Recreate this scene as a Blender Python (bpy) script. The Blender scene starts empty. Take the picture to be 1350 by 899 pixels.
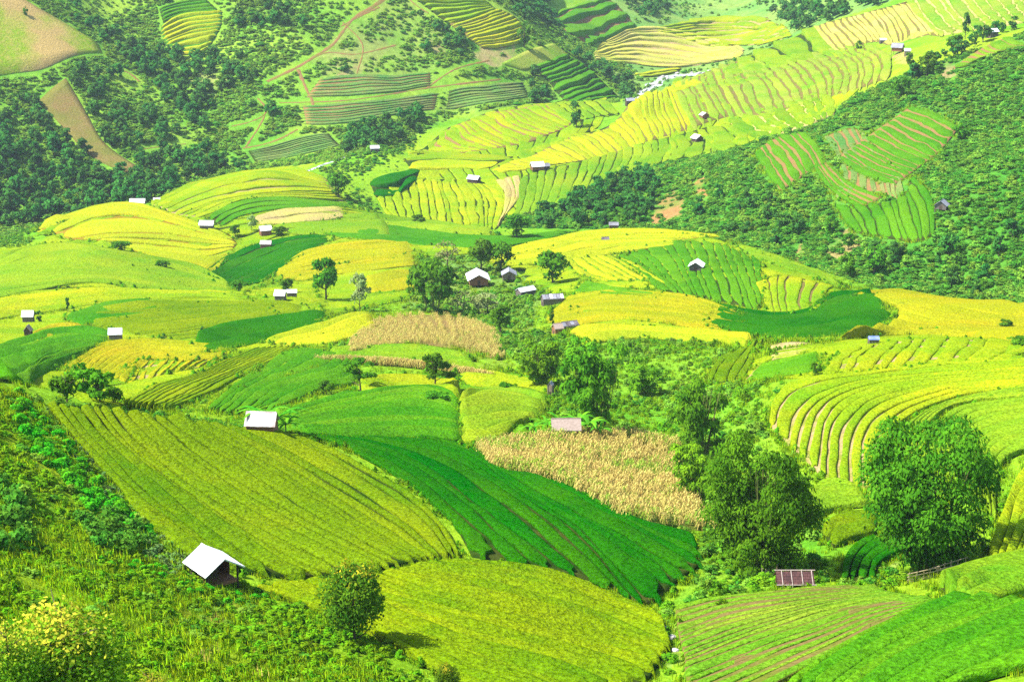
import bpy, math, random
import numpy as np
R = math.radians
S = bpy.context.scene
# ---------------------------------------------------------------- camera, sky, sun, exposure
cam = bpy.data.objects.new('camera', bpy.data.cameras.new('camera'))
S.collection.objects.link(cam)
cam.location = (0, 0, 180.0)
cam.rotation_euler = (R(90 - 16.0), 0, 0)
cam.data.sensor_fit = 'HORIZONTAL'
cam.data.angle = 2 * math.atan(675.0 / 2077.0)
cam.data.clip_start = 1.0
cam.data.clip_end = 12000
S.camera = cam
SUN_EL, SUN_AZ = 54.0, -98.0          # azimuth from +Y (into the picture), negative to the left
w = bpy.data.worlds.new('World'); S.world = w; w.use_nodes = True
nt = w.node_tree
sky = nt.nodes.new('ShaderNodeTexSky'); sky.sky_type = 'NISHITA'; sky.sun_disc = False
sky.sun_elevation = R(SUN_EL); sky.sun_rotation = R(SUN_AZ)
bg = nt.nodes['Background']; bg.inputs['Strength'].default_value = 0.125
nt.links.new(sky.outputs[0], bg.inputs[0])
sun = bpy.data.objects.new('sun', bpy.data.lights.new('sun', 'SUN'))
S.collection.objects.link(sun)
sun.data.energy = 4.2; sun.data.angle = R(0.5); sun.data.color = (1.0, 0.955, 0.88)
_e, _a = R(SUN_EL), R(SUN_AZ)
from mathutils import Vector
SUNDIR = Vector((math.sin(_a) * math.cos(_e), math.cos(_a) * math.cos(_e), math.sin(_e)))
sun.rotation_euler = SUNDIR.to_track_quat('Z', 'Y').to_euler()
S.view_settings.view_transform = 'Standard'; S.view_settings.look = 'None'
S.view_settings.exposure = 1.55; S.view_settings.gamma = 1.0
S.cycles.max_bounces = 5; S.cycles.diffuse_bounces = 3; S.cycles.transmission_bounces = 3
S.cycles.volume_bounces = 0; S.cycles.use_denoising = False
HAZE = 0.00006
# ---------------------------------------------------------------- lie of the land
# survey points: (picture x, picture y, metres from the camera) -> world points, then one smooth sheet through them
FPX, CX, CY = 2077.0, 675.0, 449.5
PITCH = math.radians(16.0)
CAMZ = 180.0
SURVEY = [
(-150,1000,60),(-100,899,78),(0,899,85),(150,899,95),(300,899,108),(450,899,120),(600,899,128),(750,899,133),(870,899,138),(1000,899,133),(1150,899,126),(1350,899,118),(1450,899,112),(600,1050,100),(1000,1050,103),(300,1050,82),(1350,1050,92),
(0,800,105),(150,800,118),(285,800,137),(450,820,142),(600,800,152),(750,800,160),(870,810,166),(1000,800,163),(1150,800,156),(1300,800,146),(1450,800,138),(285,760,150),
(0,700,130),(100,700,144),(200,690,162),(350,700,175),(500,700,182),(650,700,188),(800,700,196),(920,720,198),(1000,755,185),(1100,760,184),(1220,750,186),(1330,740,178),(1450,730,172),(1100,690,212),(1330,680,203),
(0,600,160),(100,590,184),(250,600,200),(400,610,210),(550,610,222),(700,620,230),(850,640,235),(940,640,243),(1060,630,238),(1150,600,244),(1250,600,242),(1350,600,235),(1450,600,228),
(0,512,190),(60,534,197),(150,545,207),(250,559,215),(330,571,222),(385,577,228),(480,581,238),(600,586,245),(746,575,262),(850,585,268),(345,578,232),
(100,533,300),(200,541,290),(300,541,284),(400,545,284),(500,530,295),(600,530,300),(700,540,300),(780,560,285),
(20,500,345),(150,500,350),(250,500,345),(350,495,350),(450,500,345),(573,520,328),(667,522,332),(760,500,345),(850,500,340),(925,560,295),(950,500,330),(1050,500,300),(1150,505,292),(1250,500,290),(1350,495,285),(1450,490,280),
(1100,560,262),(1300,545,262),
(60,450,430),(153,452,420),(250,455,420),(350,455,415),(470,455,400),(560,460,390),(640,460,395),(700,450,410),(800,455,395),(900,460,380),(1000,458,352),(1100,460,335),(1200,450,336),(1300,452,330),(1400,458,325),
(1050,446,415),(1180,440,412),(1300,447,402),(1400,450,395),(985,450,405),
(38,425,480),(150,410,490),(300,405,500),(375,398,510),(450,410,490),(550,415,480),(650,415,490),(742,435,440),(800,420,450),(900,415,455),(1000,415,460),(1100,400,475),(1200,400,470),(1300,408,460),(1400,412,450),
(0,360,575),(100,335,600),(200,350,595),(300,380,560),(430,397,520),(500,375,560),(631,375,570),(728,372,560),(800,365,545),(918,358,530),(1000,350,530),(1100,378,500),
(88,327,660),(200,336,650),(290,362,620),
(1150,372,550),(1250,391,530),(1350,401,515),(1050,346,585),(960,320,630),(870,304,680),
(1100,300,620),(1240,280,590),(1350,280,575),(1450,280,560),(1000,250,690),(1160,240,660),(1250,200,690),(1350,180,680),(1450,150,670),(900,250,740),(1100,170,760),(1000,200,760),(1200,120,800),(1300,100,790),(1350,60,830),(1310,48,860),(1183,72,890),(760,265,760),(670,295,740),(1450,30,850),
(60,300,720),(182,275,760),(130,281,755),(273,303,710),(349,320,680),(450,310,680),(550,305,700),(650,315,680),(760,305,695),(800,320,650),(640,345,610),
(330,235,815),(425,240,825),(210,270,790),(440,218,880),(560,295,760),(620,240,840),(711,225,850),(520,250,830),(690,270,800),(800,220,870),(918,188,890),(1000,150,930),(1100,110,940),(1160,65,975),(928,158,925),(880,125,1010),(800,165,970),(700,205,920),(650,150,1010),(760,140,1040),(560,200,950),(494,200,910),(600,170,980),
(860,120,1200),(840,132,1170),(920,100,1270),(880,85,1330),(880,45,1430),(800,70,1320),(960,100,1120),(1050,80,1110),(1150,57,1100),(1100,40,1170),(1200,10,1150),(1230,45,1080),(1300,30,1020),(1350,0,1060),(1450,-20,1040),(980,80,1190),(1000,40,1450),(1000,0,1600),(900,0,1620),
(0,300,850),(60,290,855),(150,268,845),(250,240,890),(330,220,920),(440,200,930),(520,190,955),(600,150,1030),(700,130,1080),(815,130,1160),
(0,200,930),(150,200,930),(300,180,960),(450,150,990),(600,100,1060),(740,100,1130),
(0,100,1000),(100,90,1010),(200,100,1040),(300,100,1030),(450,80,1050),(600,50,1110),(700,60,1150),(560,0,1150),(650,20,1150),(740,72,1170),(700,0,1400),(780,40,1380),(830,0,1500),(760,20,1390),
(0,0,1060),(100,40,1060),(130,0,1140),(200,30,1120),(300,20,1110),(450,0,1120),
(0,-200,1220),(300,-200,1270),(600,-200,1400),(900,-150,1850),(1200,-150,1480),(1450,-150,1300),(-200,0,1000),(-200,200,880),(-200,400,500),(-200,600,140),(1600,100,750),(1600,300,500),(1600,500,260),(1600,700,160),(1600,899,100),(-200,300,800),
(-500,800,70),(-500,500,250),(-500,200,800),(-500,-100,950),(1900,800,100),(1900,500,230),(1900,200,600),(1900,-100,800),(675,1500,50),(0,1500,40),(1350,1500,48),
]
SP_, CP_ = math.sin(PITCH), math.cos(PITCH)
def ray(px, py):
    px = np.asarray(px, float); py = np.asarray(py, float)
    xc = (px - CX) / FPX; yc = -(py - CY) / FPX
    d = np.stack([xc, CP_ + yc * SP_, -SP_ + yc * CP_], -1)
    return d / np.linalg.norm(d, axis=-1, keepdims=True)
def to_px(P):
    P = np.asarray(P, float); x = P[..., 0]; y = P[..., 1]; z = P[..., 2] - CAMZ
    dep = y * CP_ - z * SP_; up = y * SP_ + z * CP_
    return CX + FPX * x / dep, CY - FPX * up / dep
_sv = np.array(SURVEY, float)
_W = ray(_sv[:, 0], _sv[:, 1]) * _sv[:, 2:3] + np.array([0, 0, CAMZ])
BP = 0.42
def warp(X, Y):
    Y = np.maximum(Y, 5.0)
    return np.stack([X / Y ** 0.72 * 1.55, Y ** BP], -1)
def _U(r2): return np.where(r2 > 1e-12, 0.5 * r2 * np.log(np.maximum(r2, 1e-12)), 0.0)
def fit_sheet(W, lam):
    q = warp(W[:, 0], W[:, 1]); n = len(q)
    K = _U(((q[:, None] - q[None]) ** 2).sum(-1)) + lam * np.eye(n)
    Pm = np.concatenate([np.ones((n, 1)), q], 1)
    A = np.zeros((n + 3, n + 3)); A[:n, :n] = K; A[:n, n:] = Pm; A[n:, :n] = Pm.T
    s = np.linalg.solve(A, np.concatenate([W[:, 2], np.zeros(3)]))
    return q, s
_Q, _S = fit_sheet(_W, 0.004)
def sheet(X, Y):
    X = np.asarray(X, float); sh = X.shape; q = warp(X.ravel(), np.asarray(Y, float).ravel()); out = np.empty(len(q)); n = len(_Q)
    for i in range(0, len(q), 20000):
        c = q[i:i + 20000]
        r2 = (c * c).sum(1)[:, None] + (_Q * _Q).sum(1)[None] - 2 * c @ _Q.T
        out[i:i + 20000] = _U(np.maximum(r2, 0)) @ _S[:n] + _S[n] + c @ _S[n + 1:]
    return out.reshape(sh)
# small relief: smooth value noise in metres
_rng0 = np.random.RandomState(5)
_lat = _rng0.rand(256, 256)
def vnoise(x, y):
    x = np.asarray(x, float); y = np.asarray(y, float)
    xi = np.floor(x).astype(int); yi = np.floor(y).astype(int); fx = x - xi; fy = y - yi
    fx = fx * fx * (3 - 2 * fx); fy = fy * fy * (3 - 2 * fy)
    g = lambda a, b: _lat[a & 255, b & 255]
    return (g(xi, yi) * (1 - fx) + g(xi + 1, yi) * fx) * (1 - fy) + (g(xi, yi + 1) * (1 - fx) + g(xi + 1, yi + 1) * fx) * fy - 0.5
# fan grid of heights: A = X / Y, B = Y ** BP
NA, NB = 620, 900
A0, A1 = -0.62, 0.62
B0, B1 = 22.0 ** BP, 2300.0 ** BP
_ga = np.linspace(A0, A1, NA); _gb = np.linspace(B0, B1, NB)
_GY = (_gb ** (1 / BP))[:, None] * np.ones(NA)[None]; _GX = _ga[None] * _GY
_GZ = sheet(_GX, _GY)
def relief(X, Y):
    s = np.clip(Y / 900.0, 0.05, 1.3)
    return s * (2.2 * vnoise(X / 38 + 7, Y / 38) + 1.2 * vnoise(X / 15 + 3, Y / 15 + 9)) + 0.12 * vnoise(X / 5, Y / 5)
_GZ = _GZ + relief(_GX, _GY)
def ground(X, Y):
    X = np.asarray(X, float); Y = np.asarray(Y, float)
    u = np.clip((X / np.maximum(Y, 1) - A0) / (A1 - A0) * (NA - 1), 0, NA - 1.001)
    v = np.clip((np.maximum(Y, 1) ** BP - B0) / (B1 - B0) * (NB - 1), 0, NB - 1.001)
    i = u.astype(int); j = v.astype(int); fu = u - i; fv = v - j
    return (_GZ[j, i] * (1 - fu) + _GZ[j, i + 1] * fu) * (1 - fv) + (_GZ[j + 1, i] * (1 - fu) + _GZ[j + 1, i + 1] * fu) * fv
def spot(px, py):
    """where the ground lies that is seen at a point of the picture"""
    d = ray(px, py); sh = d.shape[:-1]; d = d.reshape(-1, 3)
    t = np.full(len(d), 30.0); prev = t.copy(); done = np.zeros(len(d), bool)
    for _ in range(900):
        P = d * t[:, None]
        below = (P[:, 2] + CAMZ) < ground(P[:, 0], P[:, 1])
        done |= below
        if done.all(): break
        prev = np.where(done, prev, t); t = np.where(done, t, t * 1.005)
        if t.min() > 2500 and True: break
        t = np.minimum(t, 2600)
    lo, hi = prev, t
    for _ in range(18):
        m = (lo + hi) / 2; P = d * m[:, None]
        b = (P[:, 2] + CAMZ) < ground(P[:, 0], P[:, 1])
        hi = np.where(b, m, hi); lo = np.where(b, lo, m)
    P = d * hi[:, None]; P[:, 2] += CAMZ
    return P.reshape(sh + (3,))
# ---------------------------------------------------------------- helpers
COL = S.collection
def tag(o, label=None, cat=None, group=None, kind=None):
    if label: o['label'] = label
    if cat: o['category'] = cat
    if group: o['group'] = group
    if kind: o['kind'] = kind
    return o
def mesh(name, V, F, mat, smooth=False, attrs=None, normals=None):
    V = np.ascontiguousarray(V, np.float32); F = np.ascontiguousarray(F, np.int32)
    me = bpy.data.meshes.new(name); k = F.shape[1]
    me.vertices.add(len(V)); me.vertices.foreach_set('co', V.ravel())
    me.loops.add(F.size); me.loops.foreach_set('vertex_index', F.ravel())
    me.polygons.add(len(F)); me.polygons.foreach_set('loop_start', np.arange(0, F.size, k, dtype=np.int32))
    me.polygons.foreach_set('use_smooth', np.full(len(F), smooth))
    for a, (typ, d) in (attrs or {}).items():
        at = me.attributes.new(a, typ, 'POINT')
        at.data.foreach_set('color' if typ == 'FLOAT_COLOR' else ('vector' if typ == 'FLOAT_VECTOR' else 'value'), np.ascontiguousarray(d, np.float32 if typ != 'INT' else np.int32).ravel())
    me.update(calc_edges=True)
    if normals is not None:
        me.normals_split_custom_set_from_vertices([tuple(n) for n in normals])
    if mat: me.materials.append(mat)
    return me
def obj(name, me, parent=None, loc=None):
    o = bpy.data.objects.new(name, me); COL.objects.link(o)
    if parent: o.parent = parent
    if loc is not None: o.location = loc
    return o
def empty(name, loc, rz=0.0):
    o = bpy.data.objects.new(name, None); COL.objects.link(o); o.location = loc; o.rotation_euler = (0, 0, rz); o.empty_display_size = .5
    return o
class MB:
    """collects boxes and bars into one mesh"""
    def __init__(s): s.V = []; s.F = []
    def hexa(s, c):                       # 8 corners: bottom ring then top ring
        b = len(s.V); s.V += [tuple(p) for p in c]
        s.F += [(b, b + 3, b + 2, b + 1), (b + 4, b + 5, b + 6, b + 7)] + [(b + i, b + (i + 1) % 4, b + 4 + (i + 1) % 4, b + 4 + i) for i in range(4)]
        return s
    def box(s, x0, x1, y0, y1, z0, z1):
        return s.hexa([(x0, y0, z0), (x1, y0, z0), (x1, y1, z0), (x0, y1, z0), (x0, y0, z1), (x1, y0, z1), (x1, y1, z1), (x0, y1, z1)])
    def bar(s, p, q, r, n=6, r2=None):
        p = Vector(p); q = Vector(q); d = (q - p).normalized(); a = d.orthogonal().normalized(); c = d.cross(a); b = len(s.V); r2 = r if r2 is None else r2
        for k, (o, rr) in enumerate(((p, r), (q, r2))):
            for i in range(n):
                t = 2 * math.pi * i / n; s.V.append(tuple(o + (a * math.cos(t) + c * math.sin(t)) * rr))
        s.F += [(b + i, b + (i + 1) % n, b + n + (i + 1) % n, b + n + i) for i in range(n)]
        m = len(s.V); s.V += [tuple(p), tuple(q)]
        s.F += [(m, b + (i + 1) % n, b + i, m) for i in range(0)]
        s.F += [(b + n + (i), b + n + (i + 1) % n, m + 1, m + 1) for i in range(0)]
        return s
    def tube(s, pts, rad, n=6):
        for i in range(len(pts) - 1): s.bar(pts[i], pts[i + 1], rad[i], n, rad[i + 1])
        return s
    def build(s, name, mat, parent=None):
        me = bpy.data.meshes.new(name); me.from_pydata(s.V, [], s.F); me.update()
        if mat: me.materials.append(mat)
        return obj(name, me, parent)
# ---------------------------------------------------------------- materials
class NodeKit:
    def __init__(s, name):
        s.m = bpy.data.materials.new(name); s.m.use_nodes = True; s.t = s.m.node_tree; s.t.nodes.clear()
        s.out = s.n('ShaderNodeOutputMaterial')
    def n(s, typ, **kw):
        x = s.t.nodes.new(typ)
        for k, v in kw.items(): setattr(x, k, v)
        return x
    def l(s, a, b): s.t.links.new(a, b)
    def val(s, sock, v):
        if hasattr(v, 'is_linked') or isinstance(v, bpy.types.NodeSocket): s.l(v, sock)
        else: sock.default_value = v
    def mix(s, f, a, b, typ='MIX'):
        x = s.n('ShaderNodeMix', data_type='RGBA', blend_type=typ); s.val(x.inputs[0], f)
        for sk, v in ((x.inputs[6], a), (x.inputs[7], b)):
            s.val(sk, (*v, 1) if isinstance(v, (tuple, list)) and len(v) == 3 else v)
        return x.outputs[2]
    def noise(s, scale, detail=2, rough=.55, vec=None, dist=0.0):
        x = s.n('ShaderNodeTexNoise'); x.inputs['Scale'].default_value = scale; x.inputs['Detail'].default_value = detail
        x.inputs['Roughness'].default_value = rough; x.inputs['Distortion'].default_value = dist
        s.l(vec if vec is not None else s.pos(), x.inputs['Vector']); return x.outputs[0]
    def pos(s):
        if not hasattr(s, '_p'): s._p = s.n('ShaderNodeNewGeometry').outputs['Position']
        return s._p
    def ramp(s, f, a, b, lo=0.0, hi=1.0):
        x = s.n('ShaderNodeMapRange'); s.val(x.inputs[0], f); x.inputs[1].default_value = a; x.inputs[2].default_value = b; x.inputs[3].default_value = lo; x.inputs[4].default_value = hi
        return x.outputs[0]
    def math(s, op, a, b=0.0):
        x = s.n('ShaderNodeMath', operation=op); s.val(x.inputs[0], a); s.val(x.inputs[1], b); return x.outputs[0]
    def bump(s, h, strength, dist):
        x = s.n('ShaderNodeBump'); x.inputs['Strength'].default_value = strength; x.inputs['Distance'].default_value = dist; s.l(h, x.inputs['Height']); return x.outputs[0]
    def hsv(s, c, h=.5, sa=1.0, v=1.0):
        x = s.n('ShaderNodeHueSaturation'); s.val(x.inputs['Color'], c); s.val(x.inputs['Hue'], h); s.val(x.inputs['Saturation'], sa); s.val(x.inputs['Value'], v); return x.outputs[0]
    def diffuse(s, c, normal=None, transl=0.0, tc=None):
        d = s.n('ShaderNodeBsdfDiffuse'); s.val(d.inputs[0], c)
        if normal is not None: s.l(normal, d.inputs['Normal'])
        o = d.outputs[0]
        if transl:
            t = s.n('ShaderNodeBsdfTranslucent'); s.val(t.inputs[0], tc if tc is not None else c); m = s.n('ShaderNodeMixShader'); m.inputs[0].default_value = transl
            s.l(o, m.inputs[1]); s.l(t.outputs[0], m.inputs[2]); o = m.outputs[0]
        s.l(o, s.out.inputs[0]); return s.m
    def principled(s, c, rough=.6, metal=0.0, normal=None, spec=.4):
        p = s.n('ShaderNodeBsdfPrincipled'); s.val(p.inputs['Base Color'], c); s.val(p.inputs['Roughness'], rough); p.inputs['Metallic'].default_value = metal; p.inputs['Specular IOR Level'].default_value = spec
        if normal is not None: s.l(normal, p.inputs['Normal'])
        s.l(p.outputs[0], s.out.inputs[0]); return s.m
def mul(c, k): return tuple(min(1, x * k) for x in c)
CROP = {
 'hillgreen': ((.075, .20, .035), (.13, .24, .045)), 'filler': ((.13, .27, .006), (.24, .31, .007)), 'fillerdark': ((.05, .21, .006), (.11, .26, .007)),  # crop colour, second colour in patches
 'olive': ((.068, .155, .003), (.105, .185, .003)), 'oliveyellow': ((.118, .20, .003), (.175, .232, .003)),
 'deep': ((.006, .088, .0015), (.013, .122, .0015)), 'grassgreen': ((.040, .170, .004), (.075, .210, .006)),
 'light': ((.100, .240, .008), (.170, .285, .010)), 'yellowgreen': ((.210, .310, .007), (.290, .320, .007)),
 'yellow': ((.36, .345, .010), (.29, .355, .010)), 'gold': ((.33, .280, .007), (.27, .285, .006)),
 'paleyellow': ((.44, .40, .06), (.40, .36, .10)), 'straw': ((.36, .27, .12), (.40, .36, .08)), 'tan': ((.38, .31, .16), (.34, .29, .10)),
 'grassstraw': ((.13, .28, .012), (.22, .31, .02)), 'stubbledry': ((.23, .15, .055), (.16, .16, .03)), 'cornbed': ((.22, .17, .04), (.09, .17, .02)),
 'meadow': ((.13, .26, .02), (.22, .26, .04)), 'pasture': ((.22, .32, .012), (.42, .28, .10)), 'stubblegreen': ((.085, .24, .008), (.16, .25, .016)),
}
BED = {'amber': ((.20, .13, .012), (.16, .15, .01)), 'dark': ((.014, .040, .004), (.045, .055, .010)), 'tan': ((.29, .21, .10), (.18, .19, .03)), 'stubble': ((.14, .10, .034), (.10, .12, .015)),  # dark: shade in the gaps between terraces, put into the bed colour
 'red': ((.20, .108, .046), (.16, .14, .03)), 'straw': ((.33, .27, .10), (.18, .2, .03)), 'green': ((.03, .12, .01), (.05, .16, .01)), 'light': ((.22, .26, .01), (.3, .3, .01))}
THIRD = {'yellow': (.26, .31, .009), 'gold': (.23, .26, .007), 'yellowgreen': (.13, .28, .006), 'light': (.21, .28, .010), 'grassgreen': (.075, .235, .005), 'olive': (.135, .19, .003), 'deep': (.025, .130, .002), 'oliveyellow': (.085, .185, .003), 'paleyellow': (.26, .33, .03), 'grassstraw': (.26, .28, .04), 'hillgreen': (.20, .20, .06)}
_mats = {}
def crop_mat(key):
    if key in _mats: return _mats[key]
    a, b = CROP[key]; N = NodeKit('crop_' + key)
    oi = N.n('ShaderNodeObjectInfo').outputs['Random']
    big = N.ramp(N.noise(.045, 2), .38, .62)
    if key == 'pasture': big = N.ramp(N.noise(.022, 3), .48, .62)
    c = N.mix(big, a, b)
    c = N.mix(N.ramp(N.noise(.35, 2), .40, .72, 0, .45), c, mul(b, 1.12))
    if key in THIRD: c = N.mix(N.ramp(N.noise(.028, 3, .6), .46, .70, 0, .8), c, THIRD[key]); c = N.mix(N.ramp(N.noise(.12, 4, .65), .50, .72, 0, .7), c, THIRD[key])
    g = N.noise(2.3, 3, .7)
    c = N.hsv(c, v=N.math('MULTIPLY', N.ramp(g, .33, .67, .55, 1.42), N.ramp(oi, 0, 1, .90, 1.10)), h=N.ramp(oi, 0, 1, .512, .490))
    h = N.math('ADD', g, N.math('MULTIPLY', N.noise(.7, 2), 1.2))
    _mats[key] = N.diffuse(c, N.bump(h, .9, .5), .12)
    return _mats[key]
def bed_mat(key):
    k = 'bed' + key
    if k in _mats: return _mats[k]
    a, b = BED[key]; N = NodeKit('soil_' + key)
    c = N.mix(N.ramp(N.noise(.22, 3), .42, .64), a, b)
    g = N.noise(2.0, 3, .65)
    c = N.hsv(c, v=N.ramp(g, .3, .7, .7, 1.3))
    _mats[k] = N.diffuse(c, N.bump(g, .6, .3)); return _mats[k]
def leaf_mat(name, a, b, tip=None, transl=.28, hue=.02):
    N = NodeKit(name); v = N.n('ShaderNodeAttribute', attribute_name='v').outputs['Fac']
    oi = N.n('ShaderNodeObjectInfo').outputs['Random']
    c = N.mix(v, a, b)
    if tip:
        t = N.n('ShaderNodeAttribute', attribute_name='tip').outputs['Fac']; c = N.mix(t, c, tip)
    c = N.hsv(c, h=N.ramp(oi, 0, 1, .5 - hue, .5 + hue * .6), v=N.ramp(oi, 0, 1, .84, 1.18))
    c = N.mix(N.ramp(N.noise(.02, 2), .42, .62, 0, .5), c, N.hsv(c, h=.485, v=1.15))
    return N.diffuse(c, None, transl, N.hsv(c, h=.488, v=1.25))
def plain_mat(name, a, b=None, scale=1.5, rough=.7, bump=.2, metal=0.0, stretch=None):
    N = NodeKit(name); vec = None
    tc = N.n('ShaderNodeTexCoord').outputs['Object']
    if stretch:
        mp = N.n('ShaderNodeMapping'); mp.inputs['Scale'].default_value = stretch; N.l(tc, mp.inputs[0]); tc = mp.outputs[0]
    g = N.noise(scale, 4, .6, tc)
    c = N.mix(N.ramp(g, .4, .65), a, b if b else mul(a, .7)); c = N.hsv(c, v=N.ramp(N.n('ShaderNodeObjectInfo').outputs['Random'], 0, 1, .8, 1.12))
    return N.principled(c, rough, metal, N.bump(g, bump, .05), .3)
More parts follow.
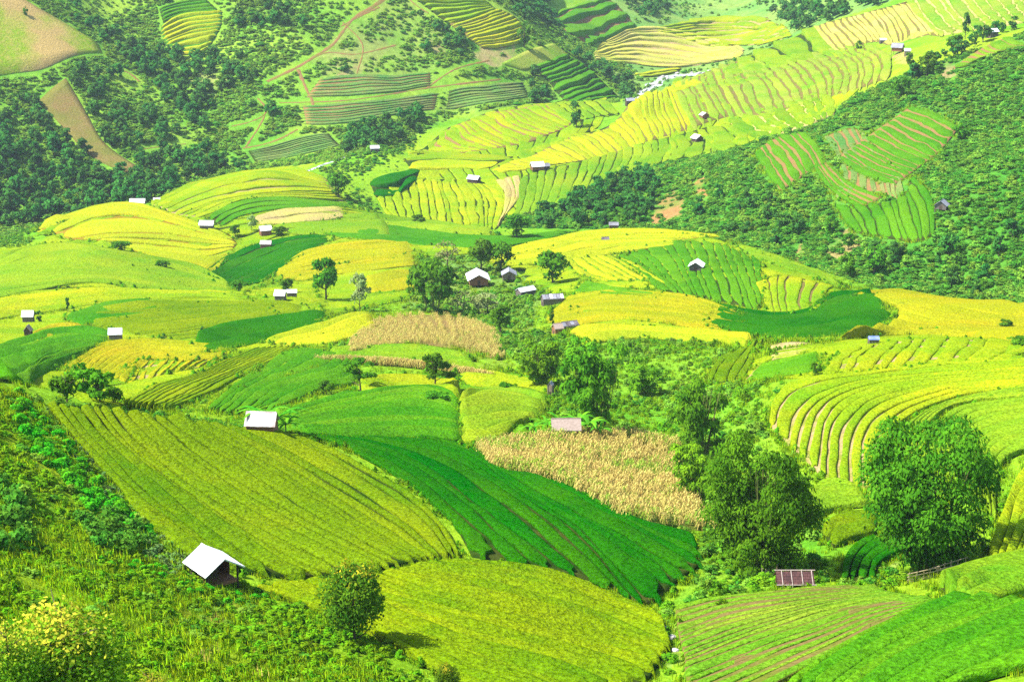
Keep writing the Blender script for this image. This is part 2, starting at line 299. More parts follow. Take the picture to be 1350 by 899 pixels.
# ---------------------------------------------------------------- the fields
# crop, ground between the terraces (dark: gap shade as colour), share of that ground, number of terraces, label, lines along the terraces from the first to the last
FIELDS = [
# --- near slope
('olive','dark',.27,18,'big olive green rice slope above the near white roofed hut, ribbed from crest to foot',
 ['60,536 92,578 145,640 195,695 250,742','110,541 150,590 205,640 270,690 340,738 400,768','165,546 205,590 270,640 340,682 420,724 490,758','230,555 280,590 340,625 410,668 480,710 550,748','300,567 350,590 410,622 470,657 530,697 582,742','385,577 440,598 500,630 550,663 590,703 608,740']),
('deep','dark',.22,14,'large deep green rice slope between the olive slope and the dry corn',
 ['390,577 452,592 512,625 562,660 597,700 614,738','404,577 482,592 552,620 607,660 662,705 722,757','424,577 522,592 592,615 652,650 722,702 802,778','452,579 552,588 617,605 682,650 772,708 858,805','502,582 592,590 642,615 702,655 802,708 905,770','562,583 617,593 652,620 732,640 822,692 928,750','600,588 642,603 682,622 747,638 832,688 918,716']),
('oliveyellow','dark',.22,16,'yellow green rice slope at the bottom, below the deep green slope',
 ['600,744 660,750 730,762 800,787 850,810 868,817','545,752 620,762 700,778 780,803 850,832 885,852','490,762 570,790 670,812 760,830 840,854 878,870','440,768 530,802 640,842 740,866 820,892 850,908','385,772 470,810 560,848 640,880 710,907 780,930','325,776 410,806 500,846 570,888 640,928 690,955']),
('stubblegreen','stubble',.38,17,'cut rice terraces with brown stubble rows below the red brown shelter',
 ['888,806 950,792 1020,784 1080,778 1160,776','893,840 960,815 1040,800 1100,790 1175,783','900,870 980,838 1060,812 1130,796 1200,788','905,905 990,868 1070,838 1150,808 1232,792','960,940 1030,902 1100,866 1165,830 1236,800']),
('grassgreen','dark',.12,9,'bright green rice terraces in the bottom corner beside the cut stubble rows',
 ['1036,915 1100,870 1165,834 1236,802','1085,920 1160,870 1235,836 1330,800','1140,932 1210,887 1290,850 1380,815','1200,952 1270,912 1340,887 1420,867']),
('light','dark',.05,5,'light green rice plot just below the bamboo rail fence',
 ['1240,778 1282,757 1370,737','1262,794 1302,776 1370,757','1287,807 1320,795 1380,776']),
# --- curved terraces on the right
('yellowgreen','tan',.24,11,'curved yellow green terraces with pale soil gaps above the bamboo clump at right',
 ['1013,560 1020,535 1040,515 1080,503 1150,495 1250,485 1370,480','1040,590 1052,550 1085,522 1145,505 1230,496 1370,488','1068,615 1078,565 1100,533 1155,512 1240,502 1370,495','1097,640 1098,585 1120,545 1170,522 1250,508 1370,500','1130,645 1133,590 1150,555 1195,530 1265,513 1370,506','1170,640 1165,595 1180,565 1215,542 1280,522 1370,512']),
('light','tan',.12,4,'green outer bend of terraces with a pale dry bank, above the big bamboo at right',
 ['1185,640 1180,600 1195,568 1227,545 1285,527 1370,516','1222,615 1219,578 1238,549 1285,533 1370,524']),
('light','dark',.06,10,'round bowl of light green rice terraces at the right edge',
 ['1240,622 1234,582 1250,553 1290,539 1370,532','1267,640 1260,592 1276,567 1310,552 1370,546','1292,660 1287,612 1301,587 1331,574 1370,567','1312,690 1312,642 1321,612 1341,598 1380,591']),
('yellowgreen','dark',.06,5,'yellow green slope running down the right edge behind the bamboo',
 ['1302,742 1322,692 1342,642 1377,602','1330,747 1347,702 1377,652','1347,747 1367,717 1402,682']),
('light','dark',.05,3,'small light green plot between the two big bamboos',
 ['1068,660 1090,640 1130,648','1062,690 1100,674 1150,668']),
('olive','dark',.05,2,'small olive plot low between the two big bamboos',
 ['1085,706 1110,692 1155,686','1100,722 1130,712 1155,706']),
('deep','dark',.14,4,'little dark green curved hedgelike terraces left of the big right bamboo',
 ['1112,767 1116,742 1133,724 1160,714','1130,764 1135,747 1150,732 1172,723','1152,766 1157,752 1170,740 1192,731']),
('yellowgreen','tan',.28,10,'olive ribbed terraces with short soil steps on the ridge at the right edge',
 ['1085,497 1092,482 1110,468','1140,492 1152,475 1170,456','1200,487 1210,470 1225,452','1260,482 1275,467 1290,453','1330,479 1350,469 1375,459']),
('olive','dark',.14,4,'four small olive terraces at the left end of the right ridge',
 ['935,500 945,482 960,470','955,505 968,480 985,462','980,500 990,480 1003,456']),
('grassgreen','tan',.12,3,'low green humped plot under the bare tan patch on the right ridge',
 ['983,503 1030,499 1077,493','1000,485 1035,479 1080,472']),
('tan','tan',.0,1,'bare tan soil patch on the right ridge top',
 ['1018,458 1050,455 1092,457','1020,476 1045,473 1065,466']),
# --- middle ground right
('deep','dark',.05,6,'dark green rice field curling beneath the gold field at middle right',
 ['945,404 985,413 1030,417 1065,413 1095,390 1150,390','940,413 985,426 1040,430 1090,418 1130,402 1168,406','932,430 975,440 1035,447 1100,444 1150,435 1175,419']),
('grassgreen','dark',.10,14,'green terraces with wavy lines round the lone small hut at middle right',
 ['812,340 835,355 870,385','850,330 872,350 905,392','893,321 905,345 925,395','930,323 940,350 958,402','965,331 975,360 995,410','1000,348 1003,372 1005,398']),
('yellowgreen','stubble',.13,6,'yellow green plot set in the dark green curl at middle right',
 ['997,376 1008,395 1012,412','1040,368 1036,390 1040,414','1096,380 1084,394 1078,409']),
('light','dark',.07,3,'narrow light green terraces along the foot of the bushy hillside',
 ['968,323 1010,336 1060,356 1110,381','985,340 1030,353 1070,366 1105,382']),
('yellow','green',.22,5,'small yellow striped plot right of the round dark tree',
 ['752,346 765,362 795,372','770,341 790,353 825,371','795,340 815,351 850,371','815,339 840,353 876,376']),
('grassgreen','dark',.07,3,'green plot under the small yellow striped plot',
 ['770,374 800,381 870,388','757,386 800,390 862,395']),
('gold','amber',.10,10,'domed golden rice field beside the two weathered long sheds',
 ['742,398 765,392 800,389 850,390 915,398 973,418','728,414 760,406 800,401 850,402 915,410 976,428','726,425 760,417 800,412 860,415 915,422 960,433','760,432 785,426 820,422 865,425 915,431 950,438']),
('yellow','amber',.10,3,'yellow strip of rice at the foot of the domed golden field',
 ['748,440 800,433 870,438 940,445 990,452','770,456 810,449 870,447 930,453 985,459']),
('gold','amber',.10,8,'long golden rice field below the bushy hillside at the right edge',
 ['1128,393 1160,391 1230,399 1300,407 1380,413','1165,402 1200,408 1260,418 1320,425 1380,430','1185,424 1212,430 1260,436 1320,442 1380,446','1100,452 1150,447 1190,443 1260,446 1380,456']),
('yellow','amber',.10,5,'yellow band of rice crossing the valley behind the round dark tree',
 ['668,331 730,319 790,307 860,305 945,313','645,343 700,338 760,326 830,319 900,318','655,350 710,347 760,339 830,330 895,322']),
('grassgreen','dark',.05,4,'green band of rice across the valley just before the far yellow terraces',
 ['420,301 500,303 580,312 660,316 755,306','430,312 500,318 580,325 645,328 735,316']),
('light','dark',.05,3,'light green band of rice behind the valley tree line',
 ['445,284 520,292 590,301 650,306','440,294 520,301 590,308 650,312']),
# --- middle ground left
('gold','amber',.11,8,'yellow rice terraces with short cuts behind the tall dark tree',
 ['374,352 400,337 460,325 543,322','362,362 410,350 470,340 545,335','395,372 440,362 490,355 545,348']),
('gold','dark',.04,2,'small yellow plot tucked left of the big bamboo by the houses',
 ['480,372 520,366 558,362','485,387 530,384 556,379']),
('deep','dark',.06,6,'dark green rice field in front of the pale roofed farm huts',
 ['275,365 300,345 340,328 390,317 432,317','285,377 325,360 365,342 400,328 430,323','310,380 350,368 375,352 395,340']),
('yellow','amber',.09,6,'broad bright yellow rice dome before the left mountain',
 ['50,305 120,283 190,280 250,293 308,315','90,316 150,301 210,301 260,312 312,322','150,322 190,325 230,330 268,334 308,328','185,336 215,343 245,352 275,361 296,346']),
('yellowgreen','tan',.10,7,'yellow green hillock of terraces under the forest edge left of the stream',
 ['205,272 260,248 330,231 385,228 430,239','225,280 270,262 330,250 390,246 440,251','262,287 282,280 312,265 370,260 450,263']),
('grassgreen','dark',.05,3,'green plot curving round the cut straw field near the farm huts',
 ['275,290 310,271 370,263 470,275','292,299 322,283 380,276 440,276']),
('straw','tan',.08,2,'pale cut straw field behind the farm huts',
 ['335,290 380,279 450,277','340,297 390,294 455,288']),
('light','dark',.05,2,'light green strip under the pale cut straw field',
 ['360,301 420,295 500,291','395,311 440,309 520,314']),
('light','dark',.05,8,'wide smooth light green hill at the left edge',
 ['-20,351 60,334 110,335 180,346 255,362 300,380','-20,370 60,356 120,356 180,365 240,375 300,384','-20,395 60,380 120,370 180,378 240,385 300,389']),
('yellowgreen','dark',.05,4,'yellow green band along the foot of the wide light green hill',
 ['-20,401 60,391 130,384 210,389 320,391','-20,425 60,412 130,402 220,402 330,400']),
('oliveyellow','dark',.07,8,'mottled yellow green terraces in the middle of the left valley floor',
 ['130,406 200,403 280,401 380,401','120,430 200,420 280,412 400,406','160,440 240,435 320,421 400,412','235,450 280,445 340,431 415,416']),
('grassgreen','dark',.06,2,'slim dark crescent plot among the mottled left terraces',
 ['90,424 130,408 205,402','95,431 145,424 215,412']),
('deep','dark',.04,2,'dark green tongue of rice pointing right over the left golden terraces',
 ['255,455 300,439 360,429 430,419','268,466 310,459 370,446 428,426']),
('grassgreen','dark',.08,5,'dark green slope at the left edge beneath the two small huts',
 ['-15,471 50,454 100,443 143,447','-15,492 40,478 90,462 138,455','-10,515 40,502 82,483 118,466']),
('gold','dark',.04,2,'tiny yellow plot beside the two small huts at the left edge',
 ['44,450 70,437 116,435','48,457 75,447 118,441']),
('gold','tan',.10,8,'golden rice terraces in front of the grey roofed hut at left',
 ['88,485 130,461 180,453 230,456 300,463','120,491 150,471 190,463 240,467 302,465','165,503 180,488 200,476 248,477 298,470']),
('gold','tan',.30,7,'half cut golden steps at the right end of the left golden terraces',
 ['172,505 177,492 190,480','205,500 215,490 225,478','240,490 250,483 260,474','285,481 295,475 305,467']),
('oliveyellow','dark',.07,7,'yellow green slope slanting up right of the dark tree clump',
 ['168,538 210,513 260,499 300,479 340,463','190,543 240,516 290,496 330,479 370,461','220,545 265,526 305,506 345,484 400,461']),
('yellow','straw',.12,3,'yellow wedge with a straw edge left of the brown corn dome',
 ['352,455 400,443 450,426 490,419','372,458 430,454 468,445 495,436']),
('grassgreen','dark',.08,6,'green terraces with dark banks below the yellow wedge',
 ['277,543 310,516 350,491 390,469 430,464','310,545 345,521 390,506 440,494 458,481','342,545 380,531 420,515 468,504']),
('grassgreen','dark',.05,8,'smooth green finely ribbed field behind the hut with banana leaves',
 ['385,556 430,541 500,531 560,527 603,534','388,568 440,560 500,552 560,548 605,555','396,576 450,579 520,581 580,583 606,582']),
('light','dark',.05,5,'light green rounded plot left of the thatched field hut',
 ['607,536 650,527 690,530 718,540','608,556 650,549 690,549 712,553','609,582 640,584 664,578 684,566']),
('yellowgreen','dark',.05,2,'thin yellow green strip under the flat topped tree',
 ['472,515 520,508 570,512 608,520','482,526 530,520 580,525 608,529']),
('light','dark',.05,3,'light green strip under the brown corn dome',
 ['432,468 500,463 570,464 618,475','442,478 510,476 580,480 636,491']),
('yellowgreen','dark',.05,2,'yellow green strip beside the small round bush in the mid valley',
 ['600,494 640,496 690,505 725,512','610,509 650,511 698,517 728,520']),
# --- far side
('yellow','stubble',.13,20,'long bright yellow terraced apron on the far slope above the twin far huts',
 ['655,226 668,228 688,227','735,192 750,199 770,211','820,157 832,169 845,189','885,120 897,141 910,171']),
('grassstraw','stubble',.24,24,'long green terraced slope with straw lines right of the bright yellow apron',
 ['890,118 902,141 914,171','940,97 955,126 973,154','1010,87 1035,116 1048,139','1080,71 1108,96 1108,124','1148,62 1172,80 1170,103']),
('light','dark',.13,22,'lower light green terraces along the edge of the dark bushy hillside',
 ['690,239 686,262 680,284','740,223 735,246 726,271','800,206 795,222 782,247','850,192 850,206 832,227','900,182 905,194 897,208','958,166 980,178 983,188']),
('light','straw',.16,8,'narrow light green terraces ending near the straw heap on the far slope',
 ['962,162 975,174 1003,184','1040,147 1050,158 1060,165','1093,132 1098,140 1098,149']),
('yellowgreen','dark',.13,16,'yellow green terraces in front of the left far hut',
 ['502,263 507,275 517,289','550,242 555,265 560,299','600,241 610,265 620,301','640,246 662,264 652,299']),
('straw','tan',.15,3,'dry straw strip running down between two far green terraces',
 ['654,240 669,260 657,297','683,234 686,258 667,284']),
('yellowgreen','red',.24,18,'yellow green terraces with reddish lines below the stream bend',
 ['545,202 570,204 600,204','592,176 612,190 640,198','632,159 657,175 690,190','682,148 707,162 738,172','725,141 738,151 752,162']),
('light','dark',.08,6,'light green terraces on the knoll beside the far lone tree',
 ['724,141 737,151 755,162','760,138 770,146 785,155','800,138 805,144 812,150']),
('yellowgreen','dark',.06,2,'smooth yellow green shelf between the far terraces and the trees',
 ['532,212 600,208 680,206','545,227 600,222 645,225']),
('deep','dark',.05,2,'small dark green plot beside the far stream bushes',
 ['490,241 520,233 553,223','497,260 520,257 546,243']),
('light','dark',.10,5,'light green start of the high pale terraces across the far valley',
 ['962,97 972,99 985,98','988,80 998,88 1008,93','1032,62 1045,72 1058,80','1073,42 1087,56 1097,70']),
('paleyellow','stubble',.26,16,'high pale yellow terraces with straw lines across the far valley',
 ['1077,41 1091,56 1101,69','1140,23 1155,41 1165,56','1193,7 1213,30 1233,47']),
('grassstraw','straw',.22,13,'green terraces with straw lines in the upper right corner',
 ['1198,4 1218,29 1238,47','1250,-8 1270,20 1290,38','1310,-15 1330,10 1348,29','1360,-20 1380,5 1400,20']),
('paleyellow','tan',.22,9,'pale wavy terraces on the valley floor above the rocky stream',
 ['792,62 840,40 900,46 976,68','787,70 840,59 900,65 972,75','788,76 840,82 890,86 958,79']),
('yellowgreen','tan',.24,9,'far striped terraces with soil lines behind the pale wavy terraces',
 ['862,42 930,27 1013,25','882,50 950,45 1033,38','962,61 1000,59 1038,46']),
('yellow','dark',.05,2,'thin yellow plot on the bank of the rocky stream',
 ['836,99 866,95 898,90','844,103 870,100 894,96']),
('yellow','dark',.05,2,'small yellow plot right of the rocky stream',
 ['874,121 890,113 906,107','880,128 905,119 936,108']),
('yellow','green',.22,9,'isolated yellow striped terraces high in the left mountain forest',
 ['216,38 240,23 289,19','221,55 250,45 287,38','241,71 262,69 272,65']),
('grassgreen','dark',.18,5,'green steps above the isolated yellow striped terraces',
 ['212,14 240,5 270,0','216,29 240,20 287,16']),
('light','dark',.15,6,'light green terraces at the top edge above the yellow ones on the spur',
 ['545,-5 590,0 640,5','590,29 620,24 648,13']),
('yellow','stubble',.26,11,'yellow ribbed terraces on the spur near the top edge',
 ['596,32 620,26 650,15','616,48 650,40 680,29','637,63 665,61 689,52']),
('grassgreen','dark',.20,10,'green stepped slope on the spur end above the lone far tree',
 ['707,92 730,83 744,76','731,115 760,105 775,96','761,134 790,129 812,128']),
('meadow','dark',.02,1,'smooth grassy shelf on the spur below the yellow ribbed terraces',
 ['668,85 700,70 730,62','690,92 720,84 745,74']),
('pasture','tan',.0,1,'worn grass and tan pasture in the upper left corner',
 ['-40,98 20,92 60,88 100,68 128,66','-40,-10 0,-8 30,4 80,34 126,60']),
('stubbledry','stubble',.0,1,'brown harvested corn strip running down the left mountain',
 ['56,135 85,165 120,203 166,226','86,110 110,150 135,193 176,221']),
('grassgreen','red',.27,13,'stepped plot of red brown and green lines on the bushy right hillside',
 ['1110,210 1140,230 1178,244','1130,195 1165,215 1200,228','1165,170 1200,190 1230,205','1200,145 1235,156 1260,170']),
('grassgreen','red',.28,7,'short green terraces with red soil left of the stepped hillside plot',
 ['1000,205 1015,230 1030,250','1025,187 1045,206 1060,230','1060,180 1075,196 1085,215']),
('grassgreen','red',.32,4,'curved ditchlike terraces with red banks under the stepped hillside plot',
 ['1075,220 1095,250 1135,275','1088,217 1120,245 1160,262']),
('grassgreen','dark',.12,10,'green terraces left of the grey hillside hut',
 ['1105,275 1115,291 1125,304','1150,275 1160,290 1165,311','1190,266 1195,290 1205,317','1202,238 1225,266 1228,311']),
('light','red',.34,7,'small terraces with red soil arcs below the hut in the upper right',
 ['1262,90 1277,88 1290,81','1292,71 1305,75 1320,70','1330,54 1338,59 1347,61']),
('grassgreen','red',.22,4,'green shelves with red soil cuts near the top edge',
 ['732,21 770,9 800,1','742,35 780,26 815,13','782,59 810,46 833,36']),
]
FILL = [  # broad sheets of terraces that run on between the plots above
('filler','dark',.12,22,'light green terraces running between the left valley plots',['-40,335 80,322 200,345 290,365 420,380','-40,400 120,390 260,392 420,400','-40,440 120,440 260,430 430,418','-40,490 120,480 260,465 440,450','100,545 200,545 300,520 450,480']),
('fillerdark','dark',.12,14,'green terraces running between the mid valley plots under the brown corn dome',['300,560 420,530 520,500 640,490 720,500','330,572 440,555 530,530 640,520 720,530','380,582 460,580 540,578 620,586 700,580']),
('filler','dark',.12,14,'light green terraces between the farmyard and the valley tree line',['30,312 160,275 280,280 430,270 520,290','150,345 260,350 320,330 440,300 640,312','260,385 330,385 400,360 500,345 640,335']),
('filler','dark',.12,14,'light green terraces around the gold plots left of the big dark bamboo',['330,385 400,365 470,345 560,335','350,400 410,385 480,375 545,365','380,430 430,420 490,405 545,395']),
('filler','dark',.12,20,'light green terraces running between the plots of the right middle ground',['655,345 760,322 880,310 960,322 1080,365','720,385 800,372 900,365 1000,360 1130,395','750,390 830,400 960,415 1100,420 1200,395','760,440 860,436 980,445 1100,450 1180,430']),
('filler','dark',.12,10,'green terraces at the rim of the right ridge',['930,500 990,470 1080,456 1200,440 1370,446','940,510 1000,500 1090,500 1220,490 1370,482']),
('filler','dark',.13,34,'pale green far terraces under the bright yellow apron',['495,255 530,275 560,302','560,215 590,250 640,300','640,205 665,240 690,285','730,180 745,215 735,272','830,140 850,180 835,230','900,100 930,150 910,205','1000,75 1040,130 1010,185','1150,60 1170,80 1110,140']),
('filler','dark',.13,14,'pale green far terraces round the reddish lined plot',['535,200 545,222 550,240','600,165 620,200 640,215','680,140 710,175 700,205','800,130 800,155 790,170']),
('hillgreen','dark',.25,9,'faint green terraces low on the left mountain above the stream',['325,200 360,192 400,180 435,176','335,215 380,208 420,200 450,192']),
('hillgreen','red',.25,7,'faint rows of maize on the left mountain below the red path',['395,140 450,137 520,130 580,122','400,165 450,165 520,152 575,145']),
('hillgreen','red',.25,6,'faint rows of maize on the left mountain above the red path',['420,105 470,98 520,100 570,95','400,130 450,128 520,122 570,114']),
('hillgreen','dark',.22,7,'faint green rows under the spur on the left mountain',['590,120 640,112 690,108','585,145 640,138 700,128']),
('hillgreen','red',.28,8,'grassy terraces filling the bushy hillside around the stepped plot',['1085,180 1110,225 1100,265','1130,170 1150,215 1160,255','1180,225 1190,245 1190,265']),
]
CORN = [
('dry gold corn field with standing stalks beside the thatched hut',
 ['645,595 700,588 760,582 830,580 886,592','655,612 720,612 790,625 850,635 895,640','668,622 745,640 800,668 832,685 925,696'], 9, 'cornbed', 1.0),
('brown dome of withered corn in the middle of the valley',
 ['468,457 492,432 540,422 600,422 645,440','470,463 520,454 580,453 655,470'], 7, 'stubbledry', 0.8),
('thin brown corn strip under the withered corn dome',
 ['425,478 470,478 520,482 560,486','560,486 590,490 615,494 640,498'], 3, 'stubbledry', 0.45),
]
# ---------------------------------------------------------------- outlines on the ground
def pts(s): return np.array([[float(c) for c in p.split(',')] for p in s.split()])
def catmull(P, m):
    P = np.asarray(P, float)
    if len(P) == 2: t = np.linspace(0, 1, m)[:, None]; return P[0] * (1 - t) + P[1] * t
    Q = np.concatenate([[2 * P[0] - P[1]], P, [2 * P[-1] - P[-2]]]); out = []
    seg = len(P) - 1; u = np.linspace(0, seg - 1e-6, m * 4); i = u.astype(int); f = (u - i)[:, None]
    p0, p1, p2, p3 = Q[i], Q[i + 1], Q[i + 2], Q[i + 3]
    D = .5 * (2 * p1 + (p2 - p0) * f + (2 * p0 - 5 * p1 + 4 * p2 - p3) * f * f + (3 * p1 - p0 - 3 * p2 + p3) * f ** 3)
    s = np.concatenate([[0], np.cumsum(np.linalg.norm(np.diff(D, axis=0), axis=1))]); t = np.linspace(0, s[-1], m)
    return np.stack([np.interp(t, s, D[:, k]) for k in range(P.shape[1])], 1)
def outline(s):
    p = pts(s); p = np.concatenate([p, p[:1]])
    q = np.concatenate([np.linspace(p[i], p[i + 1], 7)[:-1] for i in range(len(p) - 1)])
    return spot(q[:, 0], q[:, 1])[:, :2]
def inside(X, Y, poly):
    X = np.asarray(X); r = np.zeros(X.shape, bool); n = len(poly); j = n - 1
    bb = (X >= poly[:, 0].min()) & (X <= poly[:, 0].max()) & (Y >= poly[:, 1].min()) & (Y <= poly[:, 1].max())
    xs, ys = X[bb], Y[bb]; rr = np.zeros(len(xs), bool)
    for i in range(n):
        xi, yi = poly[i]; xj, yj = poly[j]
        if yi != yj: rr ^= ((yi > ys) != (yj > ys)) & (xs < (xj - xi) * (ys - yi) / (yj - yi) + xi)
        j = i
    r[bb] = rr; return r
REG = {k: outline(v) for k, v in {
 'leftmountain': '-300,330 -60,330 60,296 150,273 210,266 320,229 440,212 520,196 600,152 700,136 815,136 840,95 790,70 740,-30 700,-150 300,-190 -300,-190',
 'righthill': '662,300 700,256 800,226 960,192 1100,140 1200,95 1350,44 1500,-10 1600,100 1600,420 1350,404 1150,378 1000,333 870,304 760,303',
 'nearhill': '-300,470 0,502 62,534 100,590 150,648 200,700 248,745 330,772 425,775 500,800 505,850 560,899 620,960 620,1100 -400,1100',
 'houses': '545,350 600,335 680,320 760,335 750,375 710,400 700,440 760,450 690,480 640,430 600,415 530,410',
 'gully': '640,440 700,440 760,450 850,445 930,445 1010,470 1000,560 1050,610 1080,690 1090,770 950,790 900,810 880,899 910,920 850,860 870,808 935,745 930,700 880,600 830,575 740,560 680,560 720,520 680,480',
 'farvalley': '820,140 800,90 780,40 760,-100 1150,-120 1180,0 1060,40 960,100',
}.items()}
# which ground carries a field: a coarse map over the fan of the land
MA, MBn = 1300, 1500
fieldmap = np.zeros((MBn, MA), bool)
def _cell(X, Y): return np.clip(((Y ** BP - B0) / (B1 - B0) * (MBn - 1)).round().astype(int), 0, MBn - 1), np.clip(((X / Y - A0) / (A1 - A0) * (MA - 1)).round().astype(int), 0, MA - 1)
def on_field(X, Y): return fieldmap[_cell(np.asarray(X, float), np.maximum(np.asarray(Y, float), 23))]
# ---------------------------------------------------------------- fields of terraces
TREAD = .8
def widen(guides, e):
    g = [catmull(pts(q), 16) for q in guides]
    a, b = g[0] - g[1], g[-1] - g[-2]
    g[0] = g[0] + unit2(a) * e; g[-1] = g[-1] + unit2(b) * e
    for q in g:
        q[0] += unit2((q[0] - q[1])[None])[0] * e; q[-1] += unit2((q[-1] - q[-2])[None])[0] * e
    return g
def unit2(v): return v / np.maximum(np.linalg.norm(v, axis=-1, keepdims=True), 1e-6)
def loft(guides, m):
    G = []
    for g in guides:
        p = catmull(g, m * 2); P = spot(p[:, 0], p[:, 1])[:, :2]
        s = np.concatenate([[0], np.cumsum(np.linalg.norm(np.diff(P, axis=0), axis=1))])
        t = np.linspace(0, s[-1], m); P = np.stack([np.interp(t, s, P[:, k]) for k in (0, 1)], 1)
        for _ in range(2): P[1:-1] = .25 * P[:-2] + .5 * P[1:-1] + .25 * P[2:]
        G.append(P)
    return np.array(G)                    # K, m, 2
def across(G, u):                         # u: (m,) guide parameter for every step along
    K, m = G.shape[:2]; u = np.clip(u, 0, K - 1 - 1e-6); i = u.astype(int); f = (u - i)[:, None]; c = np.arange(m)
    p1, p2 = G[i, c], G[i + 1, c]; p0 = np.where((i > 0)[:, None], G[np.maximum(i - 1, 0), c], 2 * p1 - p2); p3 = np.where((i < K - 2)[:, None], G[np.minimum(i + 2, K - 1), c], 2 * p2 - p1)
    return .5 * (2 * p1 + (p2 - p0) * f + (2 * p0 - 5 * p1 + 4 * p2 - p3) * f * f + (3 * p1 - p0 - 3 * p2 + p3) * f ** 3)
FIELD_OBJ = {}
